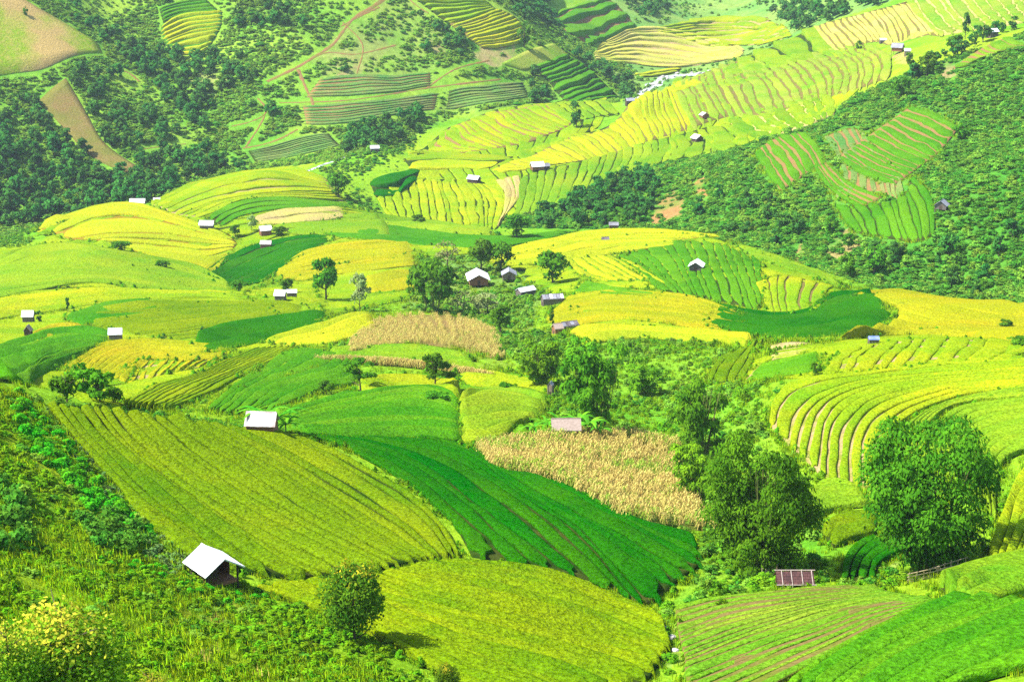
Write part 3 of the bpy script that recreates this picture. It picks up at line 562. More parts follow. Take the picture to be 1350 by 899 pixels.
def make_field(fi, crop, bed, gap, n, label, guides, nm='rice_paddy', cat='rice field', cropn='terrace'):
    rs = np.random.RandomState(100 + fi)
    if 20 <= fi < 55 and n >= 5: n = int(round(n * 1.35))
    _t = np.linalg.norm(catmull(pts(guides[0]), 9)[4] - catmull(pts(guides[-1]), 9)[4]) + 1
    guides = widen(guides, min(.14 * _t, 0 if fi < 3 or fi >= 200 else (2.5 if fi < 20 else 4.5)))
    G0 = loft(guides, 24); mid = G0[len(G0) // 2]; dist = np.linalg.norm(mid.mean(0)); length = np.linalg.norm(np.diff(mid, axis=0), axis=1).sum()
    m = int(np.clip(length / dist * 1000 / 5.5, 14, 110)); G = loft(guides, m); K = len(G)
    ctr = G.reshape(-1, 2).mean(0); base = np.array([ctr[0], ctr[1], float(ground(*ctr))])
    near = float(np.clip(260 / dist, .35, 1)); ht = .58 if gap < .2 else .36
    lift = .16 + .0006 * dist + .013 * (fi % 7) - (.06 if dist > 300 else 0); cap = .55 + .0011 * dist
    if fi >= 200: lift = .06 + .0003 * dist; cap = .2; ht = .2
    else: lift += .12
    if gap >= .3: ht = .14; cap = .18 + .0006 * dist
    if gap >= .3 and dist < 250: ht = .05; cap = .02
    if fi < 200 and gap < .1: gap = max(gap * 1.6, .09)
    if dist > 300 and fi < 200: ht = min(ht, .32)
    gmin = .5 if fi < 3 else .15
    # ground under the crop
    q = max(n * 2 + 1, 7); V = []; ins = .22 / n if n > 1 else 0
    for k in range(q):
        P = across(G, np.full(m, (K - 1) * (k / (q - 1) * (1 - 2 * ins) + ins))); P = np.stack([np.interp(np.linspace(.02, .98, m) if n > 1 else np.linspace(0, 1, m), np.linspace(0, 1, m), P[:, a]) for a in (0, 1)], 1); V.append(np.concatenate([P, (ground(P[:, 0], P[:, 1]) + lift)[:, None]], 1))
    V = np.array(V); rng = np.arange(q * m).reshape(q, m)
    # skirt so that the bed goes down into the land all round
    F = np.stack([rng[:-1, :-1], rng[1:, :-1], rng[1:, 1:], rng[:-1, 1:]], -1).reshape(-1, 4)
    ring = np.concatenate([rng[0, :], rng[1:, -1], rng[-1, -2::-1], rng[-2:0:-1, 0]])
    Vf = V.reshape(-1, 3); low = Vf[ring] - np.array([0, 0, lift + 1.2]); li = np.arange(len(ring)) + len(Vf)
    Fs = np.stack([ring, np.roll(ring, -1), np.roll(li, -1), li], -1)
    Vb = np.concatenate([Vf, low]) - base; Fb = np.concatenate([F, Fs])
    e1 = V[1, 0] - V[0, 0]; e2 = V[0, 1] - V[0, 0]
    if e1[0] * e2[1] - e1[1] * e2[0] < 0: Fb = Fb[:, ::-1]
    single = n == 1
    root = tag(empty(nm, base), label, cat, None, 'thing'); root['group'] = 'terraced fields of the valley'
    obj('soil_bed', mesh('soil_bed', Vb, Fb, crop_mat(crop) if single else bed_mat(bed), True), root)
    if not single:
        jit = np.concatenate([[0], rs.uniform(-.3, .3, n - 1), [0]]); edges = (np.arange(n + 1) + jit) / n
        vv = np.linspace(0, 1, m); wob = []
        for k in range(n + 1):
            a = .16 / n
            wob.append(edges[k] + a * 2 * (vnoise(vv * length / 14 + k * .37 + fi, np.full(m, k * .9)) + .6 * vnoise(vv * length / 5 + 31 + fi, np.full(m, k * 1.7))))
        prof = np.array([0, .015, .06, .22, .5, .78, .94, .985, 1.0]); hp = np.array([-1.6, .0, .74, .95, 1, .95, .74, .0, -1.6])
        for k in range(n):
            a, b = wob[k], wob[k + 1]; wd = b - a
            g = np.minimum(.8, gap * (gmin + 1.9 * np.clip(1.3 * vnoise(vv * length / 18 + k * 5.1, np.full(m, fi + .5)) + .42, 0, 1)))
            a = a + wd * g * .5; b = b - wd * g * .5
            e0, e1_ = rs.uniform(0, .035), 1 - rs.uniform(0, .035)
            t = np.clip(np.minimum((vv - e0), (e1_ - vv)) / max(.9 / max(m, 10), .5 * length / n / max(length, 1) * .5), .02, 1); t = np.sqrt(t * (2 - t))
            c = (a + b) / 2; a = c + (a - c) * t; b = c + (b - c) * t
            ve = np.clip(vv, e0, e1_)
            Pm = across(G, c * (K - 1)); zm = ground(Pm[:, 0], Pm[:, 1]); Pa = across(G, a * (K - 1)); Pb = across(G, b * (K - 1))
            za = ground(Pa[:, 0], Pa[:, 1]); zb = ground(Pb[:, 0], Pb[:, 1]); kt = np.minimum(TREAD, 2 * cap / np.maximum(np.abs(za - zb), 1e-3)); kt = np.convolve(np.pad(kt, 3, 'edge'), np.ones(7) / 7, 'valid'); up = kt * np.abs(za - zb) / 2
            rows = []
            for tt, hh in zip(prof, hp):
                P = across(G, (a + (b - a) * tt) * (K - 1)); zz = ground(P[:, 0], P[:, 1])
                top = zm + (zz - zm) * (1 - kt) + up + lift + ht * .45
                h = top + ht * .55 * max(hh, 0) + (.05 * near * vnoise(P[:, 0] * 1.1, P[:, 1] * 1.1) + .22 * vnoise(P[:, 0] / 4, P[:, 1] / 4) if hh > 0 else 0)
                if hh < -1: h = zz + lift - .25
                rows.append(np.concatenate([P, h[:, None]], 1))
            rows = np.array(rows)
            # close the two ends
            for e in (0, -1): rows[:, e, 2] = rows[0, e, 2] - .1
            rr = np.arange(len(prof) * m).reshape(len(prof), m)
            F = np.stack([rr[:-1, :-1], rr[1:, :-1], rr[1:, 1:], rr[:-1, 1:]], -1).reshape(-1, 4)
            d1 = rows[4, m // 2] - rows[3, m // 2]; d2 = rows[4, m // 2 + 1] - rows[4, m // 2]
            if d1[0] * d2[1] - d1[1] * d2[0] < 0: F = F[:, ::-1]
            obj(cropn, mesh(cropn, rows.reshape(-1, 3) - base, F, crop_mat(crop), True), root)
    # mark the map
    for u in np.linspace(0, K - 1, int(np.clip(K * 40, 60, 260))):
        P = across(G, np.full(m, u)); Pd = np.stack([np.interp(np.linspace(0, m - 1, m * 4), np.arange(m), P[:, k]) for k in (0, 1)], 1)
        i, j = _cell(Pd[:, 0], Pd[:, 1])
        for di in (-1, 0, 1):
            for dj in (-1, 0, 1): fieldmap[np.clip(i + di, 0, MBn - 1), np.clip(j + dj, 0, MA - 1)] = True
    FIELD_OBJ[label] = (root, G)
    return root, G
for fi, f in enumerate(FIELDS): make_field(fi, *f)
for fi, f in enumerate(FILL): make_field(200 + fi, *f)
CORN_G = []
for ci, (label, gs, n, bed, dens) in enumerate(CORN):
    root, G = make_field(90 + ci, bed, 'stubble', .02, 1, label, gs, 'corn_field', 'corn field'); CORN_G.append((root, G, dens, n))
# ---------------------------------------------------------------- the land itself
def land():
    X, Y = _GX.ravel(), _GY.ravel(); Z = _GZ.ravel()
    c = np.empty((len(X), 4)); c[:, 3] = 1
    n1 = vnoise(X / 30, Y / 30) + .5 * vnoise(X / 11, Y / 11); n2 = vnoise(X / 9 + 40, Y / 9) + .5 * vnoise(X / 3, Y / 3)
    def lerp(a, b, t): t = np.clip(t, 0, 1)[:, None]; return np.array(a)[None] * (1 - t) + np.array(b)[None] * t
    c[:, :3] = lerp((.09, .24, .010), (.20, .30, .012), n1 + .5)
    for key, a, b in (('leftmountain', (.09, .24, .018), (.19, .30, .026)), ('righthill', (.040, .165, .014), (.09, .22, .02)), ('nearhill', (.08, .22, .006), (.18, .25, .01)),
                      ('houses', (.07, .19, .03), (.15, .23, .035)), ('gully', (.08, .24, .012), (.16, .28, .016)), ('farvalley', (.09, .22, .04), (.17, .26, .05))):
        k = inside(X, Y, REG[key]); c[k, :3] = lerp(a, b, n1[k] + .5 + .4 * n2[k])
    for s, a, st in SOILS:
        k = inside(X + 2.5 * vnoise(X / 4, Y / 4) * 3, Y + 6 * vnoise(X / 5 + 9, Y / 5), outline(s)); t = (np.clip(.75 + 1.2 * n2[k], 0, 1) * st)[:, None]; c[k, :3] = c[k, :3] * (1 - t) + np.array(a)[None] * t
    rr = np.arange(NA * NB).reshape(NB, NA); F = np.stack([rr[:-1, :-1], rr[:-1, 1:], rr[1:, 1:], rr[1:, :-1]], -1).reshape(-1, 4)
    N = NB_mat('land'); cc = N.n('ShaderNodeAttribute', attribute_name='cover').outputs['Color']
    g = N.noise(1.2, 4, .65); h = N.noise(.25, 3, .6)
    cc = N.hsv(cc, v=N.math('MULTIPLY', N.ramp(g, .3, .7, .7, 1.3), N.ramp(h, .3, .7, .8, 1.2)))
    m = N.diffuse(cc, N.bump(N.math('ADD', g, h), .8, .6))
    o = obj('ground', mesh('ground', np.stack([X, Y, Z], 1), F, m, True, {'cover': ('FLOAT_COLOR', c)}))
    tag(o, 'valley floor and hillsides of grass, scrub and red soil', None, None, 'structure')
NB_mat = NodeKit
SOILS = [  # bare soil and dry patches: outline, colour, strength
 ('255,40 262,20 290,60 300,75 262,70', (.3, .2, .1), 0), ('250,100 275,90 300,105 295,128 265,130 252,118', (.26, .22, .09), .55),
 ('415,75 440,65 470,70 480,95 460,110 425,105', (.28, .2, .1), .35), ('430,60 470,20 520,40 500,90 450,100', (.2, .2, .06), .5), ('565,55 575,52 590,68 572,72', (.3, .16, .1), .8),
 ('500,0 545,0 600,60 560,110 500,120 460,60', (.16, .2, .05), .5), ('620,68 675,62 685,85 650,90', (.33, .22, .11), .8), ('560,150 700,110 740,130 620,160', (.12, .18, .04), .4),
 ('870,262 885,248 905,258 900,285 870,300 855,290', (.28, .14, .055), .9), ('912,240 932,232 932,262 918,268', (.30, .12, .055), .85), ('1085,325 1110,300 1140,315 1135,340 1100,345', (.26, .16, .07), .7),
 ('1040,335 1055,320 1062,345 1045,350', (.26, .14, .06), .7), ('1180,68 1200,68 1205,80 1180,84', (.3, .17, .09), .8), ('1240,80 1256,85 1262,105 1246,108', (.3, .16, .1), .7),
 ('325,320 350,312 372,322 368,330 330,330', (.38, .29, .18), .9), ('605,385 640,380 660,400 640,420 610,420', (.2, .19, .06), .6), ('440,85 470,88 455,110', (.3, .2, .1), .5),
 ('905,835 880,812 880,870 905,890 920,870', (.22, .16, .08), .5), ('200,720 330,790 430,850 300,840 180,800', (.17, .20, .015), .7), ('100,760 180,770 300,810 250,830 130,800', (.20, .19, .015), .7),
 ('1130,740 1160,735 1165,765 1125,775', (.26, .2, .09), .4), ('640,470 670,480 665,510 630,500', (.16, .19, .04), .5), ('720,210 740,218 735,228 712,230', (.3, .2, .1), .5),
]
land()
# ---------------------------------------------------------------- paths
def ribbon(name, path, wpx, mat, lift=.22, label=None):
    p = catmull(pts(path), 90); P = spot(p[:, 0], p[:, 1])[:, :2]
    for _ in range(3): P[1:-1] = .25 * P[:-2] + .5 * P[1:-1] + .25 * P[2:]
    d = np.gradient(P, axis=0); d /= np.maximum(np.linalg.norm(d, axis=1), 1e-6)[:, None]; nn = np.stack([-d[:, 1], d[:, 0]], 1)
    wd = wpx * np.linalg.norm(P, axis=1) / 2077; wd = wd * (1 + .9 * vnoise(np.arange(len(P)) * .3, np.full(len(P), wpx * 7)))
    rows = []
    for t in (-.5, -.2, .2, .5):
        q = P + nn * (wd * t)[:, None]; rows.append(np.concatenate([q, (ground(q[:, 0], q[:, 1]) + (lift if abs(t) < .4 else -.12))[:, None]], 1))
    V = np.array(rows); m = len(P); rr = np.arange(4 * m).reshape(4, m); F = np.stack([rr[:-1, :-1], rr[:-1, 1:], rr[1:, 1:], rr[1:, :-1]], -1).reshape(-1, 4)[:, ::-1]
    i, j = _cell(P[:, 0], P[:, 1])
    for di in (-2, -1, 0, 1, 2):
        for dj in (-2, -1, 0, 1, 2): fieldmap[np.clip(i + di, 0, MBn - 1), np.clip(j + dj, 0, MA - 1)] = True
    return tag(obj(name, mesh(name, V.reshape(-1, 3), F, mat, True)), label, None, None, 'structure')
for s_, a_, st_ in SOILS:
    if st_ >= .7 and a_[0] > a_[1] * 1.2:
        o_ = outline(s_); xs_, ys_ = np.meshgrid(np.arange(o_[:, 0].min(), o_[:, 0].max(), .8), np.arange(o_[:, 1].min(), o_[:, 1].max(), 1.2)); xs_, ys_ = xs_.ravel(), ys_.ravel(); k_ = inside(xs_, ys_, o_) & (vnoise(xs_ / 6, ys_ / 6) > -.22); i_, j_ = _cell(xs_[k_], ys_[k_]); fieldmap[i_, j_] = True
m_path = bed_mat('red')
for s, wpx in (('505,0 488,12 466,25 450,45 438,60 415,75 390,90 352,108', 5.5), ('393,92 398,104 405,120 412,135 414,162', 5.5), ('368,136 410,135 455,133 500,127 560,117 600,112 660,105', 3), ('320,196 350,190 372,182 392,171', 4),
               ('305,167 330,161 348,152 350,142 340,130', 3), ('349,153 340,170 324,194', 3), ('540,0 552,10 565,18', 3), ('158,92 172,98 184,108', 6), ('40,5 62,30 105,64', 2.5), ('450,35 475,22 500,10', 3), ('180,198 210,194 245,190', 2), ('400,85 430,70 470,72 522,60', 3), ('560,118 600,92 645,80', 3), ('452,30 478,60 470,100', 2.5)):
    ribbon('path', s, wpx, m_path)
# ---------------------------------------------------------------- huts
ROOF = {'white': plain_mat('white_sheet_roof', (.84, .84, .85), (.76, .76, .78), .8, .5, .1), 'rusty': plain_mat('stained_white_roof', (.66, .62, .60), (.36, .26, .23), .9, .6, .2),
 'grey': plain_mat('grey_sheet_roof', (.26, .26, .29), (.17, .165, .19), 1.2, .55, .2), 'thatch': plain_mat('pale_thatch', (.36, .28, .235), (.24, .18, .14), 2.5, .9, .8, 0, (1, 6, 1)),
 'weathered': plain_mat('weathered_shingle', (.17, .145, .155), (.07, .055, .055), 1.6, .85, .6), 'redbrown': plain_mat('red_brown_shingle', (.085, .034, .03), (.045, .02, .02), 2.2, .8, .5), 'blue': plain_mat('blue_tarp', (.16, .25, .6), (.3, .35, .6), 1.0, .5, .2)}
WALL = {'wood': plain_mat('brown_plank', (.27, .125, .06), (.16, .07, .035), 3, .85, .4, 0, (8, 8, .6)), 'dark': plain_mat('dark_plank', (.085, .055, .038), (.05, .034, .026), 3, .85, .4), 'grey': plain_mat('grey_plank', (.15, .125, .105), (.09, .07, .06), 3, .85, .4, 0, (8, 8, .6)), 'pale': plain_mat('pale_plank', (.24, .185, .14), (.16, .115, .085), 3, .8, .4)}
m_pole = plain_mat('bamboo_pole', (.50, .39, .24), (.34, .26, .15), 4, .7, .2); m_dark = plain_mat('dark_timber', (.05, .035, .028), (.03, .02, .018), 4, .8, .3)
m_conc = plain_mat('pale_beam', (.40, .33, .29), (.30, .24, .2), 3, .7, .2)
def hut(px, py, Lpx, Wpx, ang, wall_h, rise, roof, wall, kind, label, name='hut', over=.45, door='end', patches=0, sheets=0):
    P = spot(px, py); P[2] += .1 if kind == 'open' else .75; d = float(np.linalg.norm(P - np.array([0, 0, CAMZ]))); k = d / 2077; L, W = Lpx * k, Wpx * k
    r = tag(empty(name, P, R(ang)), label, 'hut' if name != 'house' else 'house', None, 'thing'); r['group'] = 'farm huts across the valley'
    hl, hw = L / 2, W / 2; il, iw = hl - over, hw - over; z0 = .55 if kind in ('stilt', 'open') else -1.6
    wl = WALL[wall]; rm = ROOF[roof]; e = wall_h
    def eave(y): return e + rise * (1 - abs(y) / hw)
    # roof: two slopes, each its own sheet with thickness
    for sg in (-1, 1):
        a = (-hl, 0, e + rise), (hl, 0, e + rise), (hl, sg * hw, e - .05), (-hl, sg * hw, e - .05); t = .09 if roof not in ('thatch', 'weathered') else .22
        lo = [Vector(q) - Vector((0, 0, t)) for q in a]; hi = [Vector(q) + Vector((0, 0, .004 * sg)) for q in a]
        if sg > 0: ro = MB().hexa(lo + hi)
        else: ro = MB().hexa([lo[1], lo[0], lo[3], lo[2], hi[1], hi[0], hi[3], hi[2]])
        rs_ = ro.build('roof_slope', rm, r)
        if sheets:
            for q in range(sheets):
                x0 = -hl + L * q / sheets; x1 = x0 + L / sheets + .06; u0, u1 = .0, 1.03
                s_ = lambda y: e + rise * (1 - y) - .05 * y + .012 + .018 * (q % 2)
                c = [(x0, sg * hw * u0, s_(u0)), (x1, sg * hw * u0, s_(u0)), (x1, sg * hw * u1, s_(u1)), (x0, sg * hw * u1, s_(u1))]
                if sg < 0: c = [c[1], c[0], c[3], c[2]]
                MB().hexa([Vector(v) for v in c] + [Vector(v) + Vector((0, 0, .02)) for v in c]).build('roof_sheet', rm, rs_)
        if patches:
            rp = np.random.RandomState(int(px)); 
            for q in range(patches):
                x0 = -hl + L * (q + .12) / patches; x1 = x0 + L / patches * .8; y0, y1 = sg * hw * rp.uniform(.02, .15), sg * hw * rp.uniform(.8, 1.03)
                s_ = lambda y: e + (rise) * (1 - abs(y) / hw) - .05 * abs(y) / hw + .02
                c = [(x0, y0, s_(y0)), (x1, y0, s_(y0)), (x1, y1, s_(y1)), (x0, y1, s_(y1))]
                if sg < 0: c = [c[1], c[0], c[3], c[2]]
                pm = ROOF['grey'] if rp.rand() < .5 else (ROOF['white'] if rp.rand() < .4 else ROOF['weathered'])
                MB().hexa([Vector(v) for v in c] + [Vector(v) + Vector((0, 0, .07)) for v in c]).build('roof_sheet', pm, rs_)
    MB().bar((-hl, 0, e + rise + .02), (hl, 0, e + rise + .02), .08, 6).build('ridge_cap', rm, r)
    if kind != 'open':
        MB().box(-il, il, -iw - .06, -iw, z0, e + .1).build('wall', wl, r); MB().box(-il, il, iw, iw + .06, z0, e + .1).build('wall', wl, r)
        for sg in (-1, 1):
            x = sg * il; f = e + rise * (1 - 0) - .14; ey = eave(iw) - .14; b = MB()
            x0, x1 = sorted((x, x + sg * .06)); V = [(x0, -iw, z0), (x0, iw, z0), (x0, iw, ey), (x0, 0, f), (x0, -iw, ey)]; n0 = len(V)
            b.V = V + [(x1, y, z) for _, y, z in V]; b.F = [(4, 3, 2, 1, 0), (5, 6, 7, 8, 9)] + [(i, (i + 1) % 5, 5 + (i + 1) % 5, 5 + i) for i in range(5)]
            g = b.build('gable_wall', wl, r)
            MB().box(min(x, x + sg * .1), max(x, x + sg * .1), -.5, .45, z0 + .05, min(z0 + 1.8, e)).build('door', WALL['dark'], r) if (sg < 0) else None
    else:
        # open deck: floor, knee wall boards, low back wall
        MB().box(-il, il, -iw, iw, z0 - .1, z0).build('deck', wl, r)
        MB().box(-il, il * .1, -iw - .05, -iw, z0, e + .1).build('wall', WALL['dark'], r)
        MB().box(-il - .05, -il, -iw, iw, z0, e + .1).build('wall', wl, r)
        MB().box(il * .1, il, -iw - .05, -iw, z0, z0 + .55).build('rail_board', wl, r); MB().box(il, il + .05, -iw, iw, z0 - .2, z0 + .12).build('rail_board', wl, r)
        MB().box(-.03 + il * .1, .03 + il * .1, -iw + .06, iw * .2, z0, e + .2).build('partition', WALL['dark'], r)
        MB().box(-il, il * .1, iw, iw + .05, z0, e + .1).build('wall', wl, r)
    for sx in (-1, 1):
        for sy in (-1, 1): MB().bar((sx * (il + .02), sy * (iw + .02), -2.4), (sx * (il + .02), sy * (iw + .02), eave(iw) - .12), .09 if d < 300 else .13, 6).build('post', m_dark if kind == 'open' else wl, r)
    if kind == 'open':
        MB().bar((il, iw, -1.2), (il, iw, e), .07, 6).build('post', m_dark, r); MB().bar((0, -iw, -1.2), (0, -iw, z0), .08, 6).build('post', m_dark, r)
    return r
A_ = hut
H1 = hut(283, 769, 62, 55, -52, 1.85, 1.2, 'white', 'wood', 'open', 'near hut with plain white roof and open timber deck below the olive slope', over=.5, sheets=6)
hut(346, 577, 40, 30, -4, 1.5, 1.5, 'rusty', 'wood', 'wall', 'stained white roofed hut with banana leaves behind it on the slope crest', over=.3, sheets=5)
hut(746, 580, 39, 26, 2, 1.5, 1.5, 'thatch', 'wood', 'stilt', 'pale thatched field hut between banana plants and dry corn', over=.35)
hut(630, 377, 40, 29, 96, 2.6, 2.0, 'white', 'wood', 'stilt', 'white roofed timber house, larger of the pair among the valley trees', 'house', .8, sheets=6)
hut(671, 371, 24, 20, 92, 2.3, 1.5, 'grey', 'pale', 'stilt', 'small grey roofed house right of the larger white roofed house', 'house', .6, sheets=5)
hut(693, 391, 26, 13, 38, 1.6, 1.0, 'white', 'grey', 'wall', 'long low white roofed shed on the slope below the two houses', 'shed', .3)
hut(728, 401, 29, 14, 14, 1.4, 1.2, 'weathered', 'grey', 'wall', 'weathered patched roof shed at the upper edge of the domed golden field', 'shed', .3, patches=6)
hut(750, 436, 24, 14, 26, 1.0, 1.0, 'weathered', 'grey', 'wall', 'long weathered grey shed at the lower edge of the domed golden field', 'shed', .3, patches=4)
hut(735, 440, 13, 15, 20, 1.1, 1.1, 'thatch', 'wood', 'wall', 'short brown roofed lean hut attached before the long weathered grey shed', 'shed', .3)
hut(726, 521, 9, 7, 70, 1.6, .6, 'grey', 'pale', 'wall', 'tiny pale shed beside the light green bamboo', 'shed', .15)
hut(918, 360, 24, 20, 76, 2.0, 1.5, 'white', 'grey', 'stilt', 'lone white roofed hut standing in the green wavy terraces', over=.6)
hut(625, 243, 17, 11, -30, 2.2, 1.7, 'white', 'dark', 'wall', 'white roofed hut on bare soil amid the yellow green far terraces', over=.5)
hut(708, 227, 18, 12, 18, 2.6, 2.2, 'white', 'wood', 'stilt', 'white roofed hut below the bright yellow apron, larger of the twin far huts', over=.6)
hut(719, 225, 11, 9, 20, 1.8, 1.4, 'grey', 'dark', 'wall', 'small grey lean hut attached to the hut below the bright yellow apron', 'shed', .4)
hut(919, 190, 14, 13, 118, 2.6, 1.9, 'white', 'dark', 'stilt', 'white roofed hut above the bushy slope on the lower light green terraces', over=.6)
hut(928, 158, 10, 11, 115, 2.0, 1.5, 'rusty', 'wood', 'wall', 'small rusty roofed hut at the foot of the straw lined green slope', over=.4)
hut(1183, 71, 15, 13, -28, 2.6, 2.2, 'grey', 'wood', 'stilt', 'grey white roofed hut on the ridge among terraces below the pale high field', over=.6)
hut(1196, 73, 8, 7, -10, 1.6, 1.1, 'white', 'pale', 'wall', 'tiny white shed right beside the ridge hut', 'shed', .3)
hut(1308, 49, 14, 10, 25, 2.0, 1.5, 'white', 'grey', 'wall', 'white roofed hut among trees near the upper right corner', over=.5)
hut(1241, 280, 17, 17, 62, 2.0, 1.8, 'grey', 'grey', 'stilt', 'grey roofed hut alone on the bushy right hillside', over=.5)
hut(182, 274, 20, 11, 0, 2.0, 1.8, 'white', 'grey', 'wall', 'white roofed hut at the forest foot behind the bright yellow dome', over=.5)
hut(273, 304, 19, 11, -4, 2.0, 1.7, 'white', 'grey', 'stilt', 'white roofed hut at the right end of the bright yellow dome', over=.5)
hut(350, 311, 16, 13, 24, 2.0, 1.7, 'white', 'wood', 'wall', 'upper white roofed hut of the farmyard with bare soil', over=.5)
hut(351, 328, 15, 9, -4, 1.5, 1.3, 'rusty', 'wood', 'wall', 'lower dusty pink white roofed hut of the farmyard with bare soil', over=.4)
hut(370, 398, 15, 13, -8, 1.7, 1.5, 'white', 'grey', 'wall', 'white roofed hut under the dark tree in the left valley', over=.4)
hut(385, 394, 14, 6, 4, 1.5, .9, 'white', 'grey', 'wall', 'long narrow white shed joined to the hut under the dark tree', 'shed', .3)
hut(38, 427, 15, 11, 2, 1.7, 1.5, 'white', 'grey', 'wall', 'white roofed hut with a small dark roof hole near the left edge', over=.35)
hut(38, 445, 9, 10, 85, 1.4, 1.3, 'thatch', 'dark', 'wall', 'small dark thatched hut with open gable below the white hut at left', over=.3)
hut(153, 451, 18, 11, 6, 1.6, 1.4, 'white', 'grey', 'wall', 'white roofed hut with grey walls at the golden terraces in the left valley', over=.35)
hut(88, 331, 13, 6, 3, 1.2, .9, 'white', 'grey', 'wall', 'low white roof half hidden behind the wide light green hill', over=.3)
hut(809, 304, 13, 7, -3, 1.8, 1.2, 'grey', 'dark', 'wall', 'grey roofed hut where the yellow band meets the bushy hillside', over=.4)
hut(798, 322, 10, 6, 8, 1.3, 1.0, 'weathered', 'dark', 'wall', 'small dark hut sitting on the yellow band of rice', over=.3)
hut(494, 201, 12, 8, 10, 1.8, 1.4, 'white', 'grey', 'wall', 'white roofed hut near the stream under the left mountain', over=.4)
hut(207, 269, 9, 6, 10, 1.4, 1.0, 'rusty', 'grey', 'wall', 'small pinkish roof beside the hut at the forest foot', over=.3)
hut(1164, 57, 9, 6, 4, 1.3, 1.0, 'white', 'grey', 'wall', 'small white roof on the lower rim of the high pale terraces', over=.3)
hut(830, 139, 11, 8, 15, 2.2, 1.6, 'grey', 'dark', 'wall', 'dark walled hut by the rocky stream', over=.4)
hut(1151, 456, 14, 8, 2, .8, .5, 'blue', 'grey', 'wall', 'low blue tarp shelter on the right ridge', over=.2, name='shelter')
# the red brown shelter with pale battens
def battened_shelter(px, py):
    P = spot(px, py); d = float(np.linalg.norm(P - np.array([0, 0, CAMZ]))); k = d / 2077; hl = 24 * k
    r = tag(empty('shelter', P, R(0)), 'red brown shingled shelter with pale battens beside the stubble rows', 'shelter', None, 'thing'); r['group'] = 'farm huts across the valley'
    y0, y1, z0, z1 = -1.05, .35, .75, 1.75
    t = (y1 - y0, z1 - z0); off = .035
    def pt(x, f, o=0.0): return (x, y0 + t[0] * f, z0 + t[1] * f + o)
    lo = [pt(-hl, 0), pt(hl, 0), pt(hl, 1), pt(-hl, 1)]; hi = [pt(x, f, .08) for x, f in ((-hl, 0), (hl, 0), (hl, 1), (-hl, 1))]
    ro = MB().hexa(lo + hi).build('roof_slope', ROOF['redbrown'], r)
    rp = np.random.RandomState(3); n = 9
    for row in range(5):
        for q in range(n):
            x0 = -hl + 2 * hl * (q + (.5 if row % 2 else 0)) / n; x1 = min(hl, x0 + 2 * hl / n - .03); f0 = row * .2; f1 = min(1, f0 + .19); o = .085 + rp.uniform(0, .03)
            if x1 - x0 < .1: continue
            c = [pt(x0, f0, o), pt(x1, f0, o), pt(x1, f1, o - .01), pt(x0, f1, o - .01)]
            MB().hexa(c + [(a, b, e + .025) for a, b, e in c]).build('shingle', ROOF['redbrown'], ro)
    lo = [(-hl, y1 + .02, z1), (hl, y1 + .02, z1), (hl, y1 + 1.3, z0 + .1), (-hl, y1 + 1.3, z0 + .1)]
    MB().hexa([(a, b, c - .08) for a, b, c in lo] + lo).build('roof_slope', ROOF['redbrown'], r)
    for x in (-hl * .70, -hl * .19, hl * .37, hl * .9):
        MB().bar(pt(x, -.06, .17), pt(x, 1.02, .17), .05, 6).build('batten', m_conc, r)
        MB().bar((x, y0 - .02, -1.0), (x, y0 - .02, z0 + .05), .065, 6).build('post', m_conc, r)
        MB().bar((x, y1 + 1.1, -1.0), (x, y1 + 1.1, z0 + .1), .06, 6).build('post', m_conc, r)
    MB().bar(pt(-hl - .15, 1, .2), pt(hl + .2, 1, .2), .055, 6).build('ridge_pole', m_conc, r); MB().bar(pt(-hl - .1, 0, .1), pt(hl + .15, 0, .1), .055, 6).build('eave_pole', m_conc, r)
    MB().box(-hl * .9, hl * .9, y1 + .9, y1 + 1.0, -.5, z0).build('wall', WALL['wood'], r)
battened_shelter(1047, 775)
def fence(x0, y0, x1, y1, n, label, rails, hpost, jag=.25, name='bamboo_fence'):
    a, b = spot(x0, y0), spot(x1, y1); base = (a + b) / 2; r = tag(empty(name, base), label, 'fence', None, 'thing'); rs = np.random.RandomState(int(x0)); ps = []
    for i in range(n):
        q = a + (b - a) * i / (n - 1); q[2] = ground(q[0], q[1]); q = q - base; h = hpost * rs.uniform(1 - jag, 1 + jag); ps.append(q)
        MB().bar(q - np.array([0, 0, .4]), q + np.array([rs.uniform(-.1, .1), 0, h]), .055, 6).build('post', m_pole, r)
    for hz, i0, i1, tilt in rails:
        p, q = ps[int(i0 * (n - 1))], ps[int(i1 * (n - 1))]; MB().bar(p + np.array([-.2, -.09, hz]), q + np.array([.2, -.09, hz + tilt]), .06, 6, .045).build('rail', m_pole, r)
fence(1198, 768, 1272, 747, 9, 'rickety bamboo rail fence at the foot of the big right bamboo', [(.35, .0, .45, .0), (.7, .1, .7, .0), (1.05, .1, .6, .1), (1.1, .45, 1, .1), (.8, .6, 1, -.3), (.1, .1, .5, 0)], 1.15)
fence(1005, 764, 1024, 758, 7, 'short row of pale bamboo stakes left of the red brown shelter', [(.5, 0, 1, .1)], 1.3, .35)
